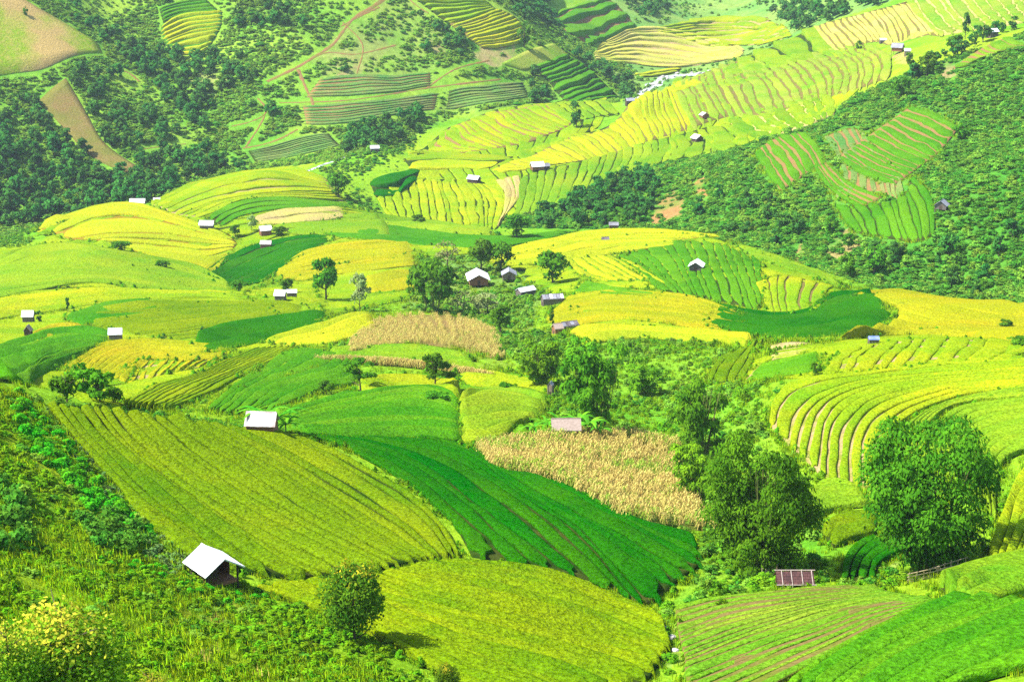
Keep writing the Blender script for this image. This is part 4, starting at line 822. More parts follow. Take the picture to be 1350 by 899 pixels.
# ---------------------------------------------------------------- leaves, crowns, trunks
def leaf_quads(c, axis, nrm, ln, wd, soft, v, tip=None):
    """kite shaped leaves: centres, long axes, facing, lengths, widths -> mesh arrays"""
    axis = axis / np.maximum(np.linalg.norm(axis, axis=1), 1e-6)[:, None]
    side = np.cross(nrm, axis); side /= np.maximum(np.linalg.norm(side, axis=1), 1e-6)[:, None]
    ln = np.asarray(ln)[:, None]; wd = np.asarray(wd)[:, None]
    V = np.stack([c - axis * ln * .5, c + side * wd * .5 - axis * ln * .05, c + axis * ln * .5, c - side * wd * .5 - axis * ln * .05], 1)
    fn = np.cross(V[:, 1] - V[:, 0], V[:, 2] - V[:, 0]); flip = (fn * soft).sum(1) < 0
    V[flip] = V[flip][:, ::-1]
    n = len(c); F = np.arange(n * 4).reshape(n, 4)
    fn[flip] *= -1; fn /= np.maximum(np.linalg.norm(fn, axis=1), 1e-9)[:, None]
    N = soft * .62 + fn * .55; N /= np.linalg.norm(N, axis=1)[:, None]
    A = {'v': ('FLOAT', np.repeat(v, 4))}
    if tip is not None: A['tip'] = ('FLOAT', np.repeat(tip, 4))
    return V.reshape(-1, 3), F, np.repeat(N, 4, 0), A
def unit(x): return x / np.maximum(np.linalg.norm(x, axis=-1, keepdims=True), 1e-9)
def crown_mesh(name, kind, nleaf, leaf, mat, seed, z0=.25, tipz=None):
    """a crown in a unit box: width 1, from z0 to 1"""
    r = np.random.RandomState(seed); C = []; Rr = []
    zc, hz = (z0 + 1) / 2, (1 - z0) / 2
    if kind == 'round':
        n = max(14, nleaf // 70); d = unit(r.normal(size=(n, 3))); rad = r.uniform(.45, 1.0, n) ** .5
        C = d * rad[:, None] * np.array([.36, .36, hz * .74]) ; C[:, 2] += zc; Rr = r.uniform(.10, .19, n)
    elif kind == 'bamboo':
        lob = 13 if nleaf > 6000 else 8; La = unit(r.normal(size=(lob, 3)) * [1, 1, .7]); La[:, 2] *= .9
        C = []; Rr = []
        for q in range(lob):
            lc = La[q] * np.array([.33, .33, hz * .66]) * r.uniform(.75, 1.05) + np.array([0, 0, zc + .05]); lr = r.uniform(.13, .205) if nleaf > 6000 else r.uniform(.14, .22); nn = max(5, nleaf // (240 if nleaf > 6000 else 130) // lob)
            dd = unit(r.normal(size=(nn, 3))); cc = lc + dd * lr * np.array([1, 1, 1.05]); C.append(cc); Rr.append(r.uniform(.07, .125, nn))
        nb = max(4, nleaf // 500); lowc = np.stack([r.uniform(-.24, .24, nb), r.uniform(-.24, .24, nb), z0 + r.uniform(.03, .35, nb)], 1); C.append(lowc); Rr.append(r.uniform(.06, .11, nb))
        C = np.concatenate(C); Rr = np.concatenate(Rr)
    elif kind == 'flat':
        for q in range(max(9, nleaf // 90)):
            a = r.uniform(0, 2 * math.pi); z = r.uniform(z0 + .05, .95); rr = .42 * math.sqrt(r.rand()) * (1.05 - .6 * abs(z - .7))
            C.append((rr * math.cos(a), rr * math.sin(a), z)); Rr.append(r.uniform(.08, .14))
        C = np.array(C); Rr = np.array(Rr)
    elif kind == 'column':
        n = max(9, nleaf // 60); z = r.uniform(z0 + .08, .94, n); a = r.uniform(0, 6.28, n); rr = .26 * np.sqrt(1 - np.abs((z - zc) / hz) ** 2.5 * .7) * r.uniform(.3, 1, n)
        C = np.stack([rr * np.cos(a), rr * np.sin(a), z], 1); Rr = r.uniform(.10, .17, n)
    elif kind == 'bush':
        n = max(6, nleaf // 26); a = r.uniform(0, 6.28, n); rr = .34 * np.sqrt(r.rand(n)); z = .12 + r.rand(n) * .62 * (1 - (rr / .42) ** 2)
        C = np.stack([rr * np.cos(a), rr * np.sin(a), z], 1); Rr = r.uniform(.10, .20, n)
    w8 = Rr ** 2 / (Rr ** 2).sum(); cnt = np.maximum(3, (w8 * nleaf).round().astype(int)); idx = np.repeat(np.arange(len(C)), cnt); n = len(idx)
    d = unit(r.normal(size=(n, 3)) + np.array([0, 0, .85 if kind == 'bamboo' else .5])); d[:, 2] = np.where((d[:, 2] < -.35) & (r.rand(n) < .8), -d[:, 2], d[:, 2]); sq = .55 if kind == 'flat' else .9
    c = C[idx] + d * (Rr[idx] * r.uniform(.55, 1.08, n))[:, None] * np.array([1.1, 1.1, sq])
    ctr = np.array([0, 0, zc - .1]); soft = unit(.9 * d + .45 * unit((c - ctr) / np.array([.5, .5, hz])) + np.array([0, 0, .15]))
    droop = {'bamboo': np.array([0, 0, -1.3]), 'flat': np.array([0, 0, .0])}.get(kind, np.array([0, 0, -.3]))
    ax = unit(d * .7 + r.normal(size=(n, 3)) * .55 + droop); nr = unit(d + r.normal(size=(n, 3)) * .5)
    s = leaf * r.uniform(.7, 1.35, n); v = np.clip(r.rand(len(C))[idx] * .6 + r.rand(n) * .5 - .05, 0, 1)
    tip = None
    if tipz is not None: tip = np.clip((c[:, 2] - tipz) * 6 + r.normal(size=n) * .35, 0, 1) * (r.rand(n) < .7)
    V, F, N, A = leaf_quads(c, ax, nr, s, s * (.5 if kind == 'bamboo' else .62), soft, v, tip)
    return mesh(name, V, F, mat, True, A, N)
def trunk_mesh(name, kind, z0, mat, seed, rad=.03):
    r = random.Random(seed); b = MB(); n = 6
    if kind == 'bamboo':
        for q in range(14):
            a = r.uniform(0, 6.28); x, y = .09 * math.cos(a) * r.random(), .09 * math.sin(a) * r.random(); k = r.uniform(.6, 2.4)
            b.tube([(x, y, -.05), (x * (1 + k), y * (1 + k), .35), (x * (1 + 2 * k) + .02, y * (1 + 2 * k), .75)], [.008, .006, .003], 5)
    else:
        lean = r.uniform(-.04, .04); top = .82 if kind != 'flat' else .78
        b.tube([(0, 0, -.06), (lean * .4, 0, z0 * .6), (lean, .01, (z0 + top) / 2), (lean * 1.4, 0, top)], [rad * 1.25, rad, rad * .7, rad * .25], n)
        for q in range(7):
            a = q * 2.4 + r.random(); zz = z0 * .75 + (top - z0 * .75) * q / 8; l = r.uniform(.22, .36)
            b.tube([(lean * .8, 0, zz), (lean * .8 + l * .55 * math.cos(a), l * .55 * math.sin(a), zz + .07), (lean + l * math.cos(a), l * math.sin(a), zz + .17)], [rad * .5, rad * .33, rad * .12], 5)
    me = bpy.data.meshes.new(name); me.from_pydata(b.V, [], b.F); me.update(); me.materials.append(mat); return me
m_bark = plain_mat('bark', (.10, .07, .045), (.055, .04, .028), 5, .9, .5); m_culm = plain_mat('bamboo_culm', (.10, .15, .03), (.2, .17, .06), 6, .6, .1)
LM = {'herb': leaf_mat('herb_leaf', (.075, .245, .005), (.17, .33, .007)), 'herbdeep': leaf_mat('fresh_herb_leaf', (.065, .25, .006), (.15, .34, .008)),
 'dark': leaf_mat('dark_leaf', (.024, .118, .006), (.095, .26, .010)), 'mid': leaf_mat('green_leaf', (.022, .135, .006), (.10, .30, .011)),
 'lush': leaf_mat('lush_leaf', (.055, .20, .007), (.17, .36, .011)), 'far': leaf_mat('far_leaf', (.018, .125, .020), (.062, .205, .026)),
 'yellowtop': leaf_mat('yellow_tipped_leaf', (0.024, 0.115, 0.007), (0.121, 0.257, 0.011), (0.675, 0.540, 0.027)), 'scrub': leaf_mat('scrub_leaf', (.085, .27, .022), (.20, .36, .032)),
 'scrubdark': leaf_mat('hillside_leaf', (.026, .165, .014), (.095, .27, .020)), 'cream': leaf_mat('cream_leaf', (.05, .19, .008), (.20, .34, .012), (.40, .39, .03)),
 'grass': leaf_mat('meadow_blade', (.13, .36, .005), (.32, .46, .008), None, .35), 'drygrass': leaf_mat('dry_blade', (0.324, 0.324, 0.027), (0.567, 0.459, 0.135), None, .3), 'cassava': leaf_mat('cassava_leaf', (0.014, 0.243, 0.007), (0.068, 0.392, 0.011)),
 'pale': leaf_mat('pale_leaf', (0.135, 0.243, 0.068), (0.297, 0.365, 0.121)), 'twig': leaf_mat('grey_twig_leaf', (.13, .17, .05), (.22, .25, .08)), 'banana': leaf_mat('banana_leaf', (0.027, 0.230, 0.011), (0.149, 0.419, 0.019), None, .35),
 'corn': leaf_mat('dry_corn_leaf', (.38, .30, .06), (.50, .45, .13), None, .25), 'corngreen': leaf_mat('green_corn_leaf', (0.095, 0.270, 0.020), (0.270, 0.365, 0.041)), 'agave': leaf_mat('grey_green_leaf', (.08, .20, .04), (.18, .30, .09))}
def kinds(name, kind, nleaf, leaf, mk, seeds, z0, tk, rad=.03, tipz=None):
    return [(crown_mesh(name, kind, nleaf, leaf, LM[mk], s, z0, tipz), trunk_mesh('trunk', tk, z0, m_culm if tk == 'bamboo' else m_bark, s, rad)) for s in seeds]
PROTO = {
 'bigbamboo': kinds('crown', 'bamboo', 27000, .030, 'dark', (11,), .03, 'bamboo'), 'bigbamboo2': kinds('crown', 'bamboo', 27000, .030, 'mid', (23,), .03, 'bamboo'),
 'midbamboo': kinds('crown', 'bamboo', 5000, .058, 'mid', (31, 32), .04, 'bamboo'), 'lushbamboo': kinds('crown', 'bamboo', 5000, .058, 'lush', (33, 34), .04, 'bamboo'), 'darkbamboo': kinds('crown', 'bamboo', 2000, .10, 'dark', (35, 36), .04, 'bamboo'),
 'neartree': kinds('crown', 'round', 7000, .042, 'yellowtop', (41,), .05, 'tree', .022, .86), 'darkround': kinds('crown', 'round', 1300, .10, 'dark', (51, 52), .10, 'tree'),
 'flat': kinds('crown', 'flat', 1300, .085, 'dark', (61, 62), .38, 'flat', .02), 'far': kinds('crown', 'round', 330, .17, 'far', (71, 72, 73, 74), .12, 'tree'), 'farcol': kinds('crown', 'column', 300, .16, 'far', (81, 82), .10, 'tree'),
 'pale': kinds('crown', 'round', 700, .10, 'pale', (91,), .12, 'tree', .02), 'bare': kinds('crown', 'round', 260, .09, 'twig', (92,), .15, 'tree', .022), 'col': kinds('crown', 'column', 600, .11, 'dark', (93,), .08, 'tree'),
 'hillround': kinds('crown', 'round', 620, .13, 'dark', (95, 96, 97), .08, 'tree'),
}
_cnt = {}
def tree(kind, px, py, wpx, hpx, label, group=None, name='tree', cat='tree', P=None, yaw=None, wh=None, sink=.0):
    if P is None: P = spot(px, py)
    d = float(np.linalg.norm(P - np.array([0, 0, CAMZ]))); k = d / 2077
    W, H = (wpx * k, hpx * k / math.cos(R(14))) if wh is None else wh
    i = _cnt.get(kind, 0); _cnt[kind] = i + 1; cr, tr = PROTO[kind][i % len(PROTO[kind])]
    r = tag(empty(name, P - np.array([0, 0, sink]), yaw if yaw is not None else i * 2.39), label, cat, group, 'thing'); r.scale = (W, W, H)
    obj('trunk', tr, r); obj('crown', cr, r); return r
# ---- trees one can point at
T = tree
T('bigbamboo', 1220, 752, 180, 190, 'huge dark bamboo with an uneven lobed crown above the rickety rail fence', name='bamboo_clump', cat='bamboo', yaw=.6)
T('bigbamboo2', 1000, 754, 160, 178, 'huge bamboo clump drooping behind the red brown shelter', name='bamboo_clump', cat='bamboo', yaw=2.0)
T('lushbamboo', 915, 660, 75, 80, 'light green feathery bamboo left of the huge bamboo by the shelter', name='bamboo_clump', cat='bamboo')
T('midbamboo', 925, 598, 88, 108, 'bamboo clump with rounded lobes in the gully above the feathery bamboo', name='bamboo_clump', cat='bamboo')
T('midbamboo', 788, 570, 100, 118, 'tall dark bamboo clump behind the banana plants of the thatched hut', name='bamboo_clump', cat='bamboo')
T('lushbamboo', 712, 512, 72, 74, 'light green bamboo at the head of the gully beneath the weathered sheds', name='bamboo_clump', cat='bamboo')
T('lushbamboo', 765, 500, 60, 55, 'small light green bamboo between the gully head and the tall dark bamboo', name='bamboo_clump', cat='bamboo')
T('lushbamboo', 848, 520, 60, 50, 'low light green bamboo thicket on the gully flank right of the tall dark bamboo', name='bamboo_clump', cat='bamboo')
T('neartree', 468, 848, 96, 112, 'round near tree with yellow tipped top on the meadow below the olive slope')
T('neartree', 590, 918, 40, 46, 'little bushy tree with orange tips cut by the bottom edge')
T('flat', 574, 520, 58, 62, 'flat topped tree with open tiers standing in mid valley')
T('flat', 476, 522, 54, 46, 'low spreading tree left of the flat topped tree')
T('darkround', 667, 525, 26, 24, 'small round dark bush tree beside the yellow green strip in mid valley')
T('darkround', 576, 536, 40, 22, 'low dark bush at the foot of the flat topped tree', name='bush', cat='bush')
T('darkbamboo', 572, 412, 68, 72, 'big dark bamboo left of the white roofed timber house', name='bamboo_clump', cat='bamboo')
T('darkround', 430, 398, 42, 62, 'tall dark tree standing alone in the left valley by the gold terraces')
T('pale', 475, 411, 34, 50, 'pale wispy tree between the tall dark tree and the dark bamboo')
T('darkround', 728, 376, 50, 46, 'round dark tree right of the two houses')
T('darkround', 634, 358, 40, 46, 'dark tree just behind the white roofed timber house')
T('darkround', 660, 358, 36, 40, 'dark tree behind the small grey roofed house')
T('bare', 590, 356, 44, 40, 'bare grey twigged tree behind the big dark bamboo')
T('bare', 612, 415, 50, 34, 'dry grey brush below the white roofed timber house', name='bush', cat='bush')
T('pale', 642, 415, 44, 30, 'pale olive brush below the small grey roofed house', name='bush', cat='bush')
T('darkround', 660, 442, 32, 44, 'dark bluish tree in the brush below the two houses')
T('col', 728, 436, 12, 26, 'slim dark columnar tree at the end of the long weathered grey shed')
T('hillround', 88, 530, 42, 42, 'leftmost tree of the dark clump under the golden terraces at left')
T('hillround', 112, 524, 46, 46, 'tallest tree of the dark clump under the golden terraces at left')
T('hillround', 132, 534, 44, 44, 'front tree of the dark clump under the golden terraces at left')
T('hillround', 152, 536, 32, 34, 'rightmost small tree of the dark clump under the golden terraces at left')
T('darkround', 378, 388, 22, 22, 'dark tree behind the joined white shed in the left valley')
T('darkround', 315, 386, 24, 18, 'dark bush at the tip of the dark green farm field', name='bush', cat='bush')
T('darkround', 682, 316, 40, 36, 'dark round tree at the foot of the far terraces by the dark wood')
T('darkround', 552, 300, 22, 18, 'small dark tree on the valley tree line')
T('darkround', 446, 262, 34, 34, 'dark tree by the stream left of the yellow green terraces')
T('farcol', 760, 170, 22, 34, 'lone dark tree on the knoll of far terraces')
T('hillround', 691, 63, 22, 32, 'lone tree at the edge of the yellow ribbed spur terraces')
T('hillround', 1132, 68, 10, 14, 'small dark tree on the rim left of the ridge hut')
T('hillround', 1187, 132, 24, 34, 'dark tree on the ridge brow below the ridge hut')
T('hillround', 1222, 100, 28, 30, 'round tree right of the ridge hut, tallest of the ridge row')
T('farcol', 1272, 52, 16, 30, 'tall narrow tree near the upper right corner hut')
T('hillround', 1200, 90, 16, 20, 'small tree just below the tiny white ridge shed')
T('hillround', 1255, 68, 26, 24, 'bushy dark tree left of the tall narrow corner tree')
T('hillround', 1268, 184, 26, 20, 'broad dark tree at the right end of the stepped hillside plot')
T('hillround', 1118, 366, 28, 30, 'round dark tree at the hillside foot above the golden field')
T('hillround', 1152, 362, 36, 42, 'large dark tree clump at the hillside foot, right of the round one')
T('hillround', 1095, 312, 20, 28, 'dark upright tree left of the green terraces by the hillside hut')
T('hillround', 1118, 330, 18, 24, 'dark tree below the green terraces by the hillside hut')
T('hillround', 1075, 497, 16, 22, 'small dark tree between ridge terraces and curved terraces at right')
T('darkround', 1325, 435, 22, 14, 'dark bush in the golden field at the right edge', name='bush', cat='bush')
T('darkround', 1345, 460, 34, 16, 'dark shrub where the golden field meets the right ridge', name='bush', cat='bush')
T('pale', 332, 306, 14, 22, 'thin grey green tree beside the upper farmyard hut')
T('darkround', 310, 313, 16, 18, 'dark tree left of the farmyard huts')
T('darkround', 368, 312, 22, 14, 'low tree right of the upper farmyard hut')
T('farcol', 52, 427, 10, 16, 'small dark tree right of the white hut near the left edge')
T('farcol', 90, 412, 10, 18, 'tiny dark tree on the dark crescent plot at left')
T('farcol', 215, 452, 10, 12, 'tiny dark tree on the left golden terraces')
T('farcol', 267, 442, 8, 11, 'tiny dark tree on the mottled terraces above the dark green tongue')
T('hillround', 34, 22, 8, 12, 'small lone tree on the worn pasture in the upper left corner')
T('darkround', 215, 357, 24, 15, 'dark bush at the right end of the yellow dome hedge', name='bush', cat='bush')
T('darkround', 160, 333, 30, 16, 'long green bush below the bright yellow dome', name='bush', cat='bush')
T('darkround', 430, 520, 26, 20, 'dark bush on the green banks left of the low spreading tree', name='bush', cat='bush')
# ---- bananas and palms
def banana(px, py, hpx, label, n=9, seed=0):
    P = spot(px, py)
    if py < 0: P = spot(px, -py) + np.array([0, 3.1, 0]); P[2] = ground(P[0], P[1])
    H = hpx * float(np.linalg.norm(P - np.array([0, 0, CAMZ]))) / 2077; r = tag(empty('banana_plant', P), label, 'banana plant', 'banana plants by the field huts', 'thing'); rs = random.Random(seed)
    MB().tube([(0, 0, -.3), (.03, 0, H * .25), (0, .03, H * .5)], [.12, .1, .06], 7).build('stem', m_culm, r)
    for q in range(n):
        a = q * 2.4 + rs.random(); l = H * rs.uniform(.5, .7); up = rs.uniform(.5, 1.3); V = []; F = []; m = 7
        for i in range(m):
            t = i / (m - 1); rr = l * t; z = H * .42 + l * up * t - l * (.55 + up * .35) * t * t; wv = .048 * H * math.sin(math.pi * min(1, .12 + t * .9)) ** .7
            for s in (-1, 0, 1): V.append((rr * math.cos(a) - s * wv * math.sin(a), rr * math.sin(a) + s * wv * math.cos(a), z - abs(s) * wv * .25))
        for i in range(m - 1):
            for s in range(2): F.append((i * 3 + s, i * 3 + s + 1, i * 3 + s + 4, i * 3 + s + 3))
        obj('leaf', mesh('leaf', np.array(V), np.array(F), LM['banana'], True, {'v': ('FLOAT', np.full(len(V), rs.random()))}), r)
for i, (x, y, h, lb) in enumerate([(346, -577, 66, 'banana plant rising behind the middle of the stained white hut roof'), (362, -577, 64, 'tallest banana plant at the right of the stained white hut'), (377, 578, 44, 'banana plant leaning right beside the stained white hut'),
    (776, 580, 50, 'big bright banana plant right of the thatched hut'), (790, 582, 38, 'smaller banana plant at the right of the big bright one'), (762, 572, 44, 'banana plant close behind the thatched hut roof'), (722, 576, 38, 'dark banana plant left behind the thatched hut'), (704, 580, 40, 'leftmost banana plant by the dry corn edge'), (737, 572, 42, 'banana plant behind the left of the thatched hut roof')]): banana(x, y, h, lb, 11, i)
# cream leaved bush in the near corner
T('neartree', 85, 940, 190, 130, 'cream and yellow leaved bush in the bottom left corner', name='bush', cat='bush') if False else None
# ---------------------------------------------------------------- scattered cover (stuff): points that carry copies of real shrubs
def grass_tuft(name, mat, n, h, spread, seed, droop=.35, w=.035):
    r = np.random.RandomState(seed); V = []; F = []; vv = []; NN = []
    for q in range(n):
        a = r.uniform(0, 6.28); p = np.array([r.normal() * spread, r.normal() * spread, 0]); l = h * r.uniform(.6, 1.25); d = np.array([math.cos(a), math.sin(a), 0]) * droop * l * r.uniform(.3, 1.4)
        s = np.array([-math.sin(a), math.cos(a), 0]) * w; b = len(V); V += [p - s, p + s, p + d * .5 + s * .7 + [0, 0, l * .65], p + d * .5 - s * .7 + [0, 0, l * .65], p + d + [0, 0, l], p + d + [0, 0, l * .98]]
        F += [(b, b + 1, b + 2, b + 3), (b + 3, b + 2, b + 4, b + 5)]; vv += [r.rand()] * 6; nn = unit(np.array([r.normal() * .3 + d[0], r.normal() * .3 + d[1], 1.0])); NN += [nn] * 6
    return mesh(name, np.array(V), np.array(F), mat, True, {'v': ('FLOAT', np.array(vv))}, np.array(NN))
def corn_plant(name, mat, seed):
    r = np.random.RandomState(seed); V = []; F = []
    def strip(p):
        b = len(V)
        for a, s in p: V.extend([a - s, a + s])
        for i in range(len(p) - 1): F.append((b + 2 * i, b + 2 * i + 1, b + 2 * i + 3, b + 2 * i + 2))
    H = 1.9
    strip([(np.array([0, 0, -.2]), np.array([.03, 0, 0])), (np.array([.05, 0, H * .5]), np.array([.03, .0, 0])), (np.array([.1, .03, H]), np.array([.02, 0, 0]))])
    strip([(np.array([0, 0, -.2]), np.array([0, .03, 0])), (np.array([.05, 0, H * .5]), np.array([0, .03, 0])), (np.array([.1, .03, H]), np.array([0, .02, 0]))])
    for q in range(8):
        a = q * 2.5 + r.rand(); z = .4 + q * .17; l = r.uniform(.5, .85); d = np.array([math.cos(a), math.sin(a), 0]); s = np.array([-math.sin(a), math.cos(a), 0]) * .065
        strip([(np.array([0, 0, z]), s * .5), (d * l * .5 + [0, 0, z + .28], s), (d * l + [0, 0, z - r.uniform(.05, .5)], s * .3)])
    return mesh(name, np.array(V), np.array(F), mat, False, {'v': ('FLOAT', r.rand(len(V)))})
def scatter(name, P, yaw, scl, idx, protos, label, parent=None, struct='stuff'):
    P = np.asarray(P, float); n = len(P); base = P.mean(0) if parent is None else np.array(parent.location)
    me = bpy.data.meshes.new(name); me.vertices.add(n); me.vertices.foreach_set('co', (P - base).astype(np.float32).ravel())
    for a, t, d in (('yaw', 'FLOAT_VECTOR', np.stack([np.zeros(n), np.zeros(n), yaw], 1)), ('scl', 'FLOAT_VECTOR', scl if np.ndim(scl) == 2 else np.stack([scl] * 3, 1)), ('pick', 'INT', idx)):
        at = me.attributes.new(a, t, 'POINT'); at.data.foreach_set('vector' if t == 'FLOAT_VECTOR' else 'value', np.ascontiguousarray(d, np.int32 if t == 'INT' else np.float32).ravel())
    o = obj(name, me, parent, tuple(base) if parent is None else None)
    g = bpy.data.node_groups.new(name, 'GeometryNodeTree'); g.interface.new_socket('Geometry', in_out='INPUT', socket_type='NodeSocketGeometry'); g.interface.new_socket('Geometry', in_out='OUTPUT', socket_type='NodeSocketGeometry')
    gi = g.nodes.new('NodeGroupInput'); go = g.nodes.new('NodeGroupOutput'); ip = g.nodes.new('GeometryNodeInstanceOnPoints'); jn = g.nodes.new('GeometryNodeJoinGeometry')
    for p in protos[::-1]:
        oi = g.nodes.new('GeometryNodeObjectInfo'); oi.inputs['Object'].default_value = p; oi.inputs['As Instance'].default_value = True; g.links.new(oi.outputs['Geometry'], jn.inputs[0])
    def at(nm, typ):
        x = g.nodes.new('GeometryNodeInputNamedAttribute'); x.data_type = typ; x.inputs['Name'].default_value = nm; return x.outputs[0]
    g.links.new(gi.outputs[0], ip.inputs['Points']); g.links.new(jn.outputs[0], ip.inputs['Instance']); ip.inputs['Pick Instance'].default_value = True
    g.links.new(at('pick', 'INT'), ip.inputs['Instance Index']); e2 = g.nodes.new('FunctionNodeEulerToRotation'); g.links.new(at('yaw', 'FLOAT_VECTOR'), e2.inputs[0]); g.links.new(e2.outputs[0], ip.inputs['Rotation']); g.links.new(at('scl', 'FLOAT_VECTOR'), ip.inputs['Scale'])
    g.links.new(ip.outputs[0], go.inputs[0]); md = o.modifiers.new('scatter', 'NODES'); md.node_group = g
    tag(o, label, None, None, struct); return o
rg = np.random.RandomState(77)
def fill(poly, spacing, keep_fields=False, ylim=2200, xlim=.6):
    """jittered points over an outline on the ground, leaving the fields and paths free"""
    lo, hi = poly.min(0), poly.max(0); hi[1] = min(hi[1], ylim)
    xs, ys = np.meshgrid(np.arange(lo[0], hi[0], spacing), np.arange(max(lo[1], 30), hi[1], spacing)); X = xs.ravel() + rg.uniform(-.5, .5, xs.size) * spacing; Y = ys.ravel() + rg.uniform(-.5, .5, xs.size) * spacing
    k = inside(X, Y, poly) & (np.abs(X / Y) < xlim); X, Y = X[k], Y[k]
    if not keep_fields: k = ~on_field(X, Y); X, Y = X[k], Y[k]
    return X, Y
def put(X, Y, sink=0.0): return np.stack([X, Y, ground(X, Y) - sink], 1)
# real shrubs, each one a thing that stands on the near hill; the scattered cover repeats them
def shrub(kind, n, leaf, mk, px, py, size, label, seed, name='shrub', cat='shrub', z=(1, 1, 1), z0=.0, tipz=None):
    me = crown_mesh(name, kind, n, leaf, LM[mk], seed, z0, tipz); P = spot(px, py); o = obj(name, me, None, tuple(P)); o.scale = (size * z[0], size * z[1], size * z[2]); return tag(o, label, cat, None, 'thing')
sA = shrub('bush', 420, .16, 'scrub', 30, 668, 2.6, 'rounded light green shrub at the left edge above the meadow', 201)
sB = shrub('bush', 360, .18, 'scrub', 182, 698, 2.2, 'rounded shrub beside the foot of the olive slope border', 202)
sC = shrub('bush', 420, .17, 'scrubdark', 138, 705, 3.0, 'dark green shrub in the hollow of the near hill', 203)
sD = shrub('bush', 380, .16, 'scrubdark', 18, 700, 3.0, 'dark shrub at the left edge of the near hill', 204)
sE = shrub('bush', 420, .15, 'lush', 950, 800, 1.6, 'bright green shrub beside the gully mouth left of the stubble rows', 205)
sF = shrub('bush', 420, .15, 'lush', 1110, 772, 1.4, 'bright green shrub right of the red brown shelter', 206)
cas = shrub('bush', 420, .20, 'cassava', 95, 640, 2.0, 'vivid green cassava bush low on the slope border of the near hill', 207, 'cassava_bush', 'cassava')
aga = shrub('bush', 160, .34, 'agave', 195, 738, 1.3, 'grey green spiky plant in the border left of the white roofed hut', 208, 'spiky_plant', 'plant')
ftA = shrub('round', 300, .19, 'far', 12, 262, 9.0, 'tall dark tree at the left edge of the forest foot', 209, 'forest_tree', 'tree', (1, 1, 1), .02)
ftB = shrub('round', 300, .18, 'far', 130, 258, 8.0, 'dark tree at the forest foot left of the white hut', 210, 'forest_tree', 'tree', (1, 1, 1.1), .02)
hA = shrub('bush', 260, .20, 'herb', 262, 800, 1.1, 'low yellow green herb clump below the white roofed hut', 211, 'herb_clump', 'herb'); hB = shrub('bush', 240, .24, 'herbdeep', 210, 790, 1.1, 'low fresh green herb clump left of the tall meadow grass', 212, 'herb_clump', 'herb')
def tuft(mk, n, h, spread, seed, px, py, label, name='grass_tuft', droop=.35, w=.035):
    P = spot(px, py); return tag(obj(name, grass_tuft(name, LM[mk], n, h, spread, seed, droop, w), None, tuple(P)), label, 'grass tuft', None, 'thing')
gA = tuft('grass', 34, .42, .26, 301, 322, 842, 'fresh green grass tuft in the meadow below the white roofed hut', w=.03); gB = tuft('grass', 30, .62, .28, 302, 240, 820, 'taller green grass tuft on the meadow left of the round near tree', w=.03)
gD = tuft('drygrass', 22, .72, .24, 303, 282, 826, 'dry straw coloured grass tuft in the meadow below the white roofed hut', droop=.2, w=.026)
# ---- near hill
nh = REG['nearhill']
def nz(X, Y, s, o=0): return vnoise(X / s + o, Y / s + o * 1.7) + .5 * vnoise(X / s * 2.3 + o, Y / s * 2.3)
X, Y = fill(nh, .62, ylim=230, xlim=.42); k = rg.rand(len(X)) < np.clip(.30 + nz(X, Y, 9, 3), .05, .8); X, Y = X[k], Y[k]
dryreg = outline('100,765 200,740 330,800 440,850 560,900 300,900 200,830'); dr = inside(X, Y, dryreg) & (rg.rand(len(X)) < np.clip(.06 + .8 * nz(X, Y, 7, 5), 0, .5))
pick = np.where(dr, 2, (rg.rand(len(X)) < .4).astype(int)); sc = rg.uniform(.7, 1.35, len(X)) * (1 + .5 * nz(X, Y, 6, 8)); scatter('meadow_grass', put(X, Y, .05), rg.uniform(0, 6.28, len(X)), np.clip(sc, .4, 2), pick, [gA, gB, gD], 'rough green and straw coloured meadow grass on the near hill')
X, Y = fill(nh, .82, ylim=230, xlim=.42); k = rg.rand(len(X)) < np.clip(.62 + 1.3 * nz(X, Y, 8, 15), .1, .97); X, Y = X[k], Y[k]; s_ = rg.uniform(.7, 1.5, len(X))
scatter('hill_herbs', put(X, Y, .08), rg.uniform(0, 6.28, len(X)), np.stack([s_, s_, s_ * rg.uniform(.5, .9, len(X))], 1), rg.choice(3, len(X), p=[.5, .3, .2]), [hA, hB, sE], 'leafy herbs and ferns covering the near hill')
X, Y = fill(nh, 2.3, ylim=230, xlim=.42); m = nz(X, Y, 14, 11); up = inside(X, Y, outline('-300,480 0,504 62,534 100,590 150,648 200,700 230,742 120,760 0,800 -300,850')); k = rg.rand(len(X)) < np.where(up, np.clip(.60 + 1.2 * m, .25, .95), np.clip(.30 + 1.3 * m, .06, .8)); X, Y = X[k], Y[k]
pick = rg.choice(5, len(X), p=[.22, .20, .10, .08, .40]); scatter('hill_shrubs', put(X, Y, .15), rg.uniform(0, 6.28, len(X)), np.stack([rg.uniform(.8, 2.1, len(X))] * 2 + [rg.uniform(.5, 1.3, len(X))], 1), pick, [sA, sB, sC, sD, sE], 'low shrubs growing over the near hill')
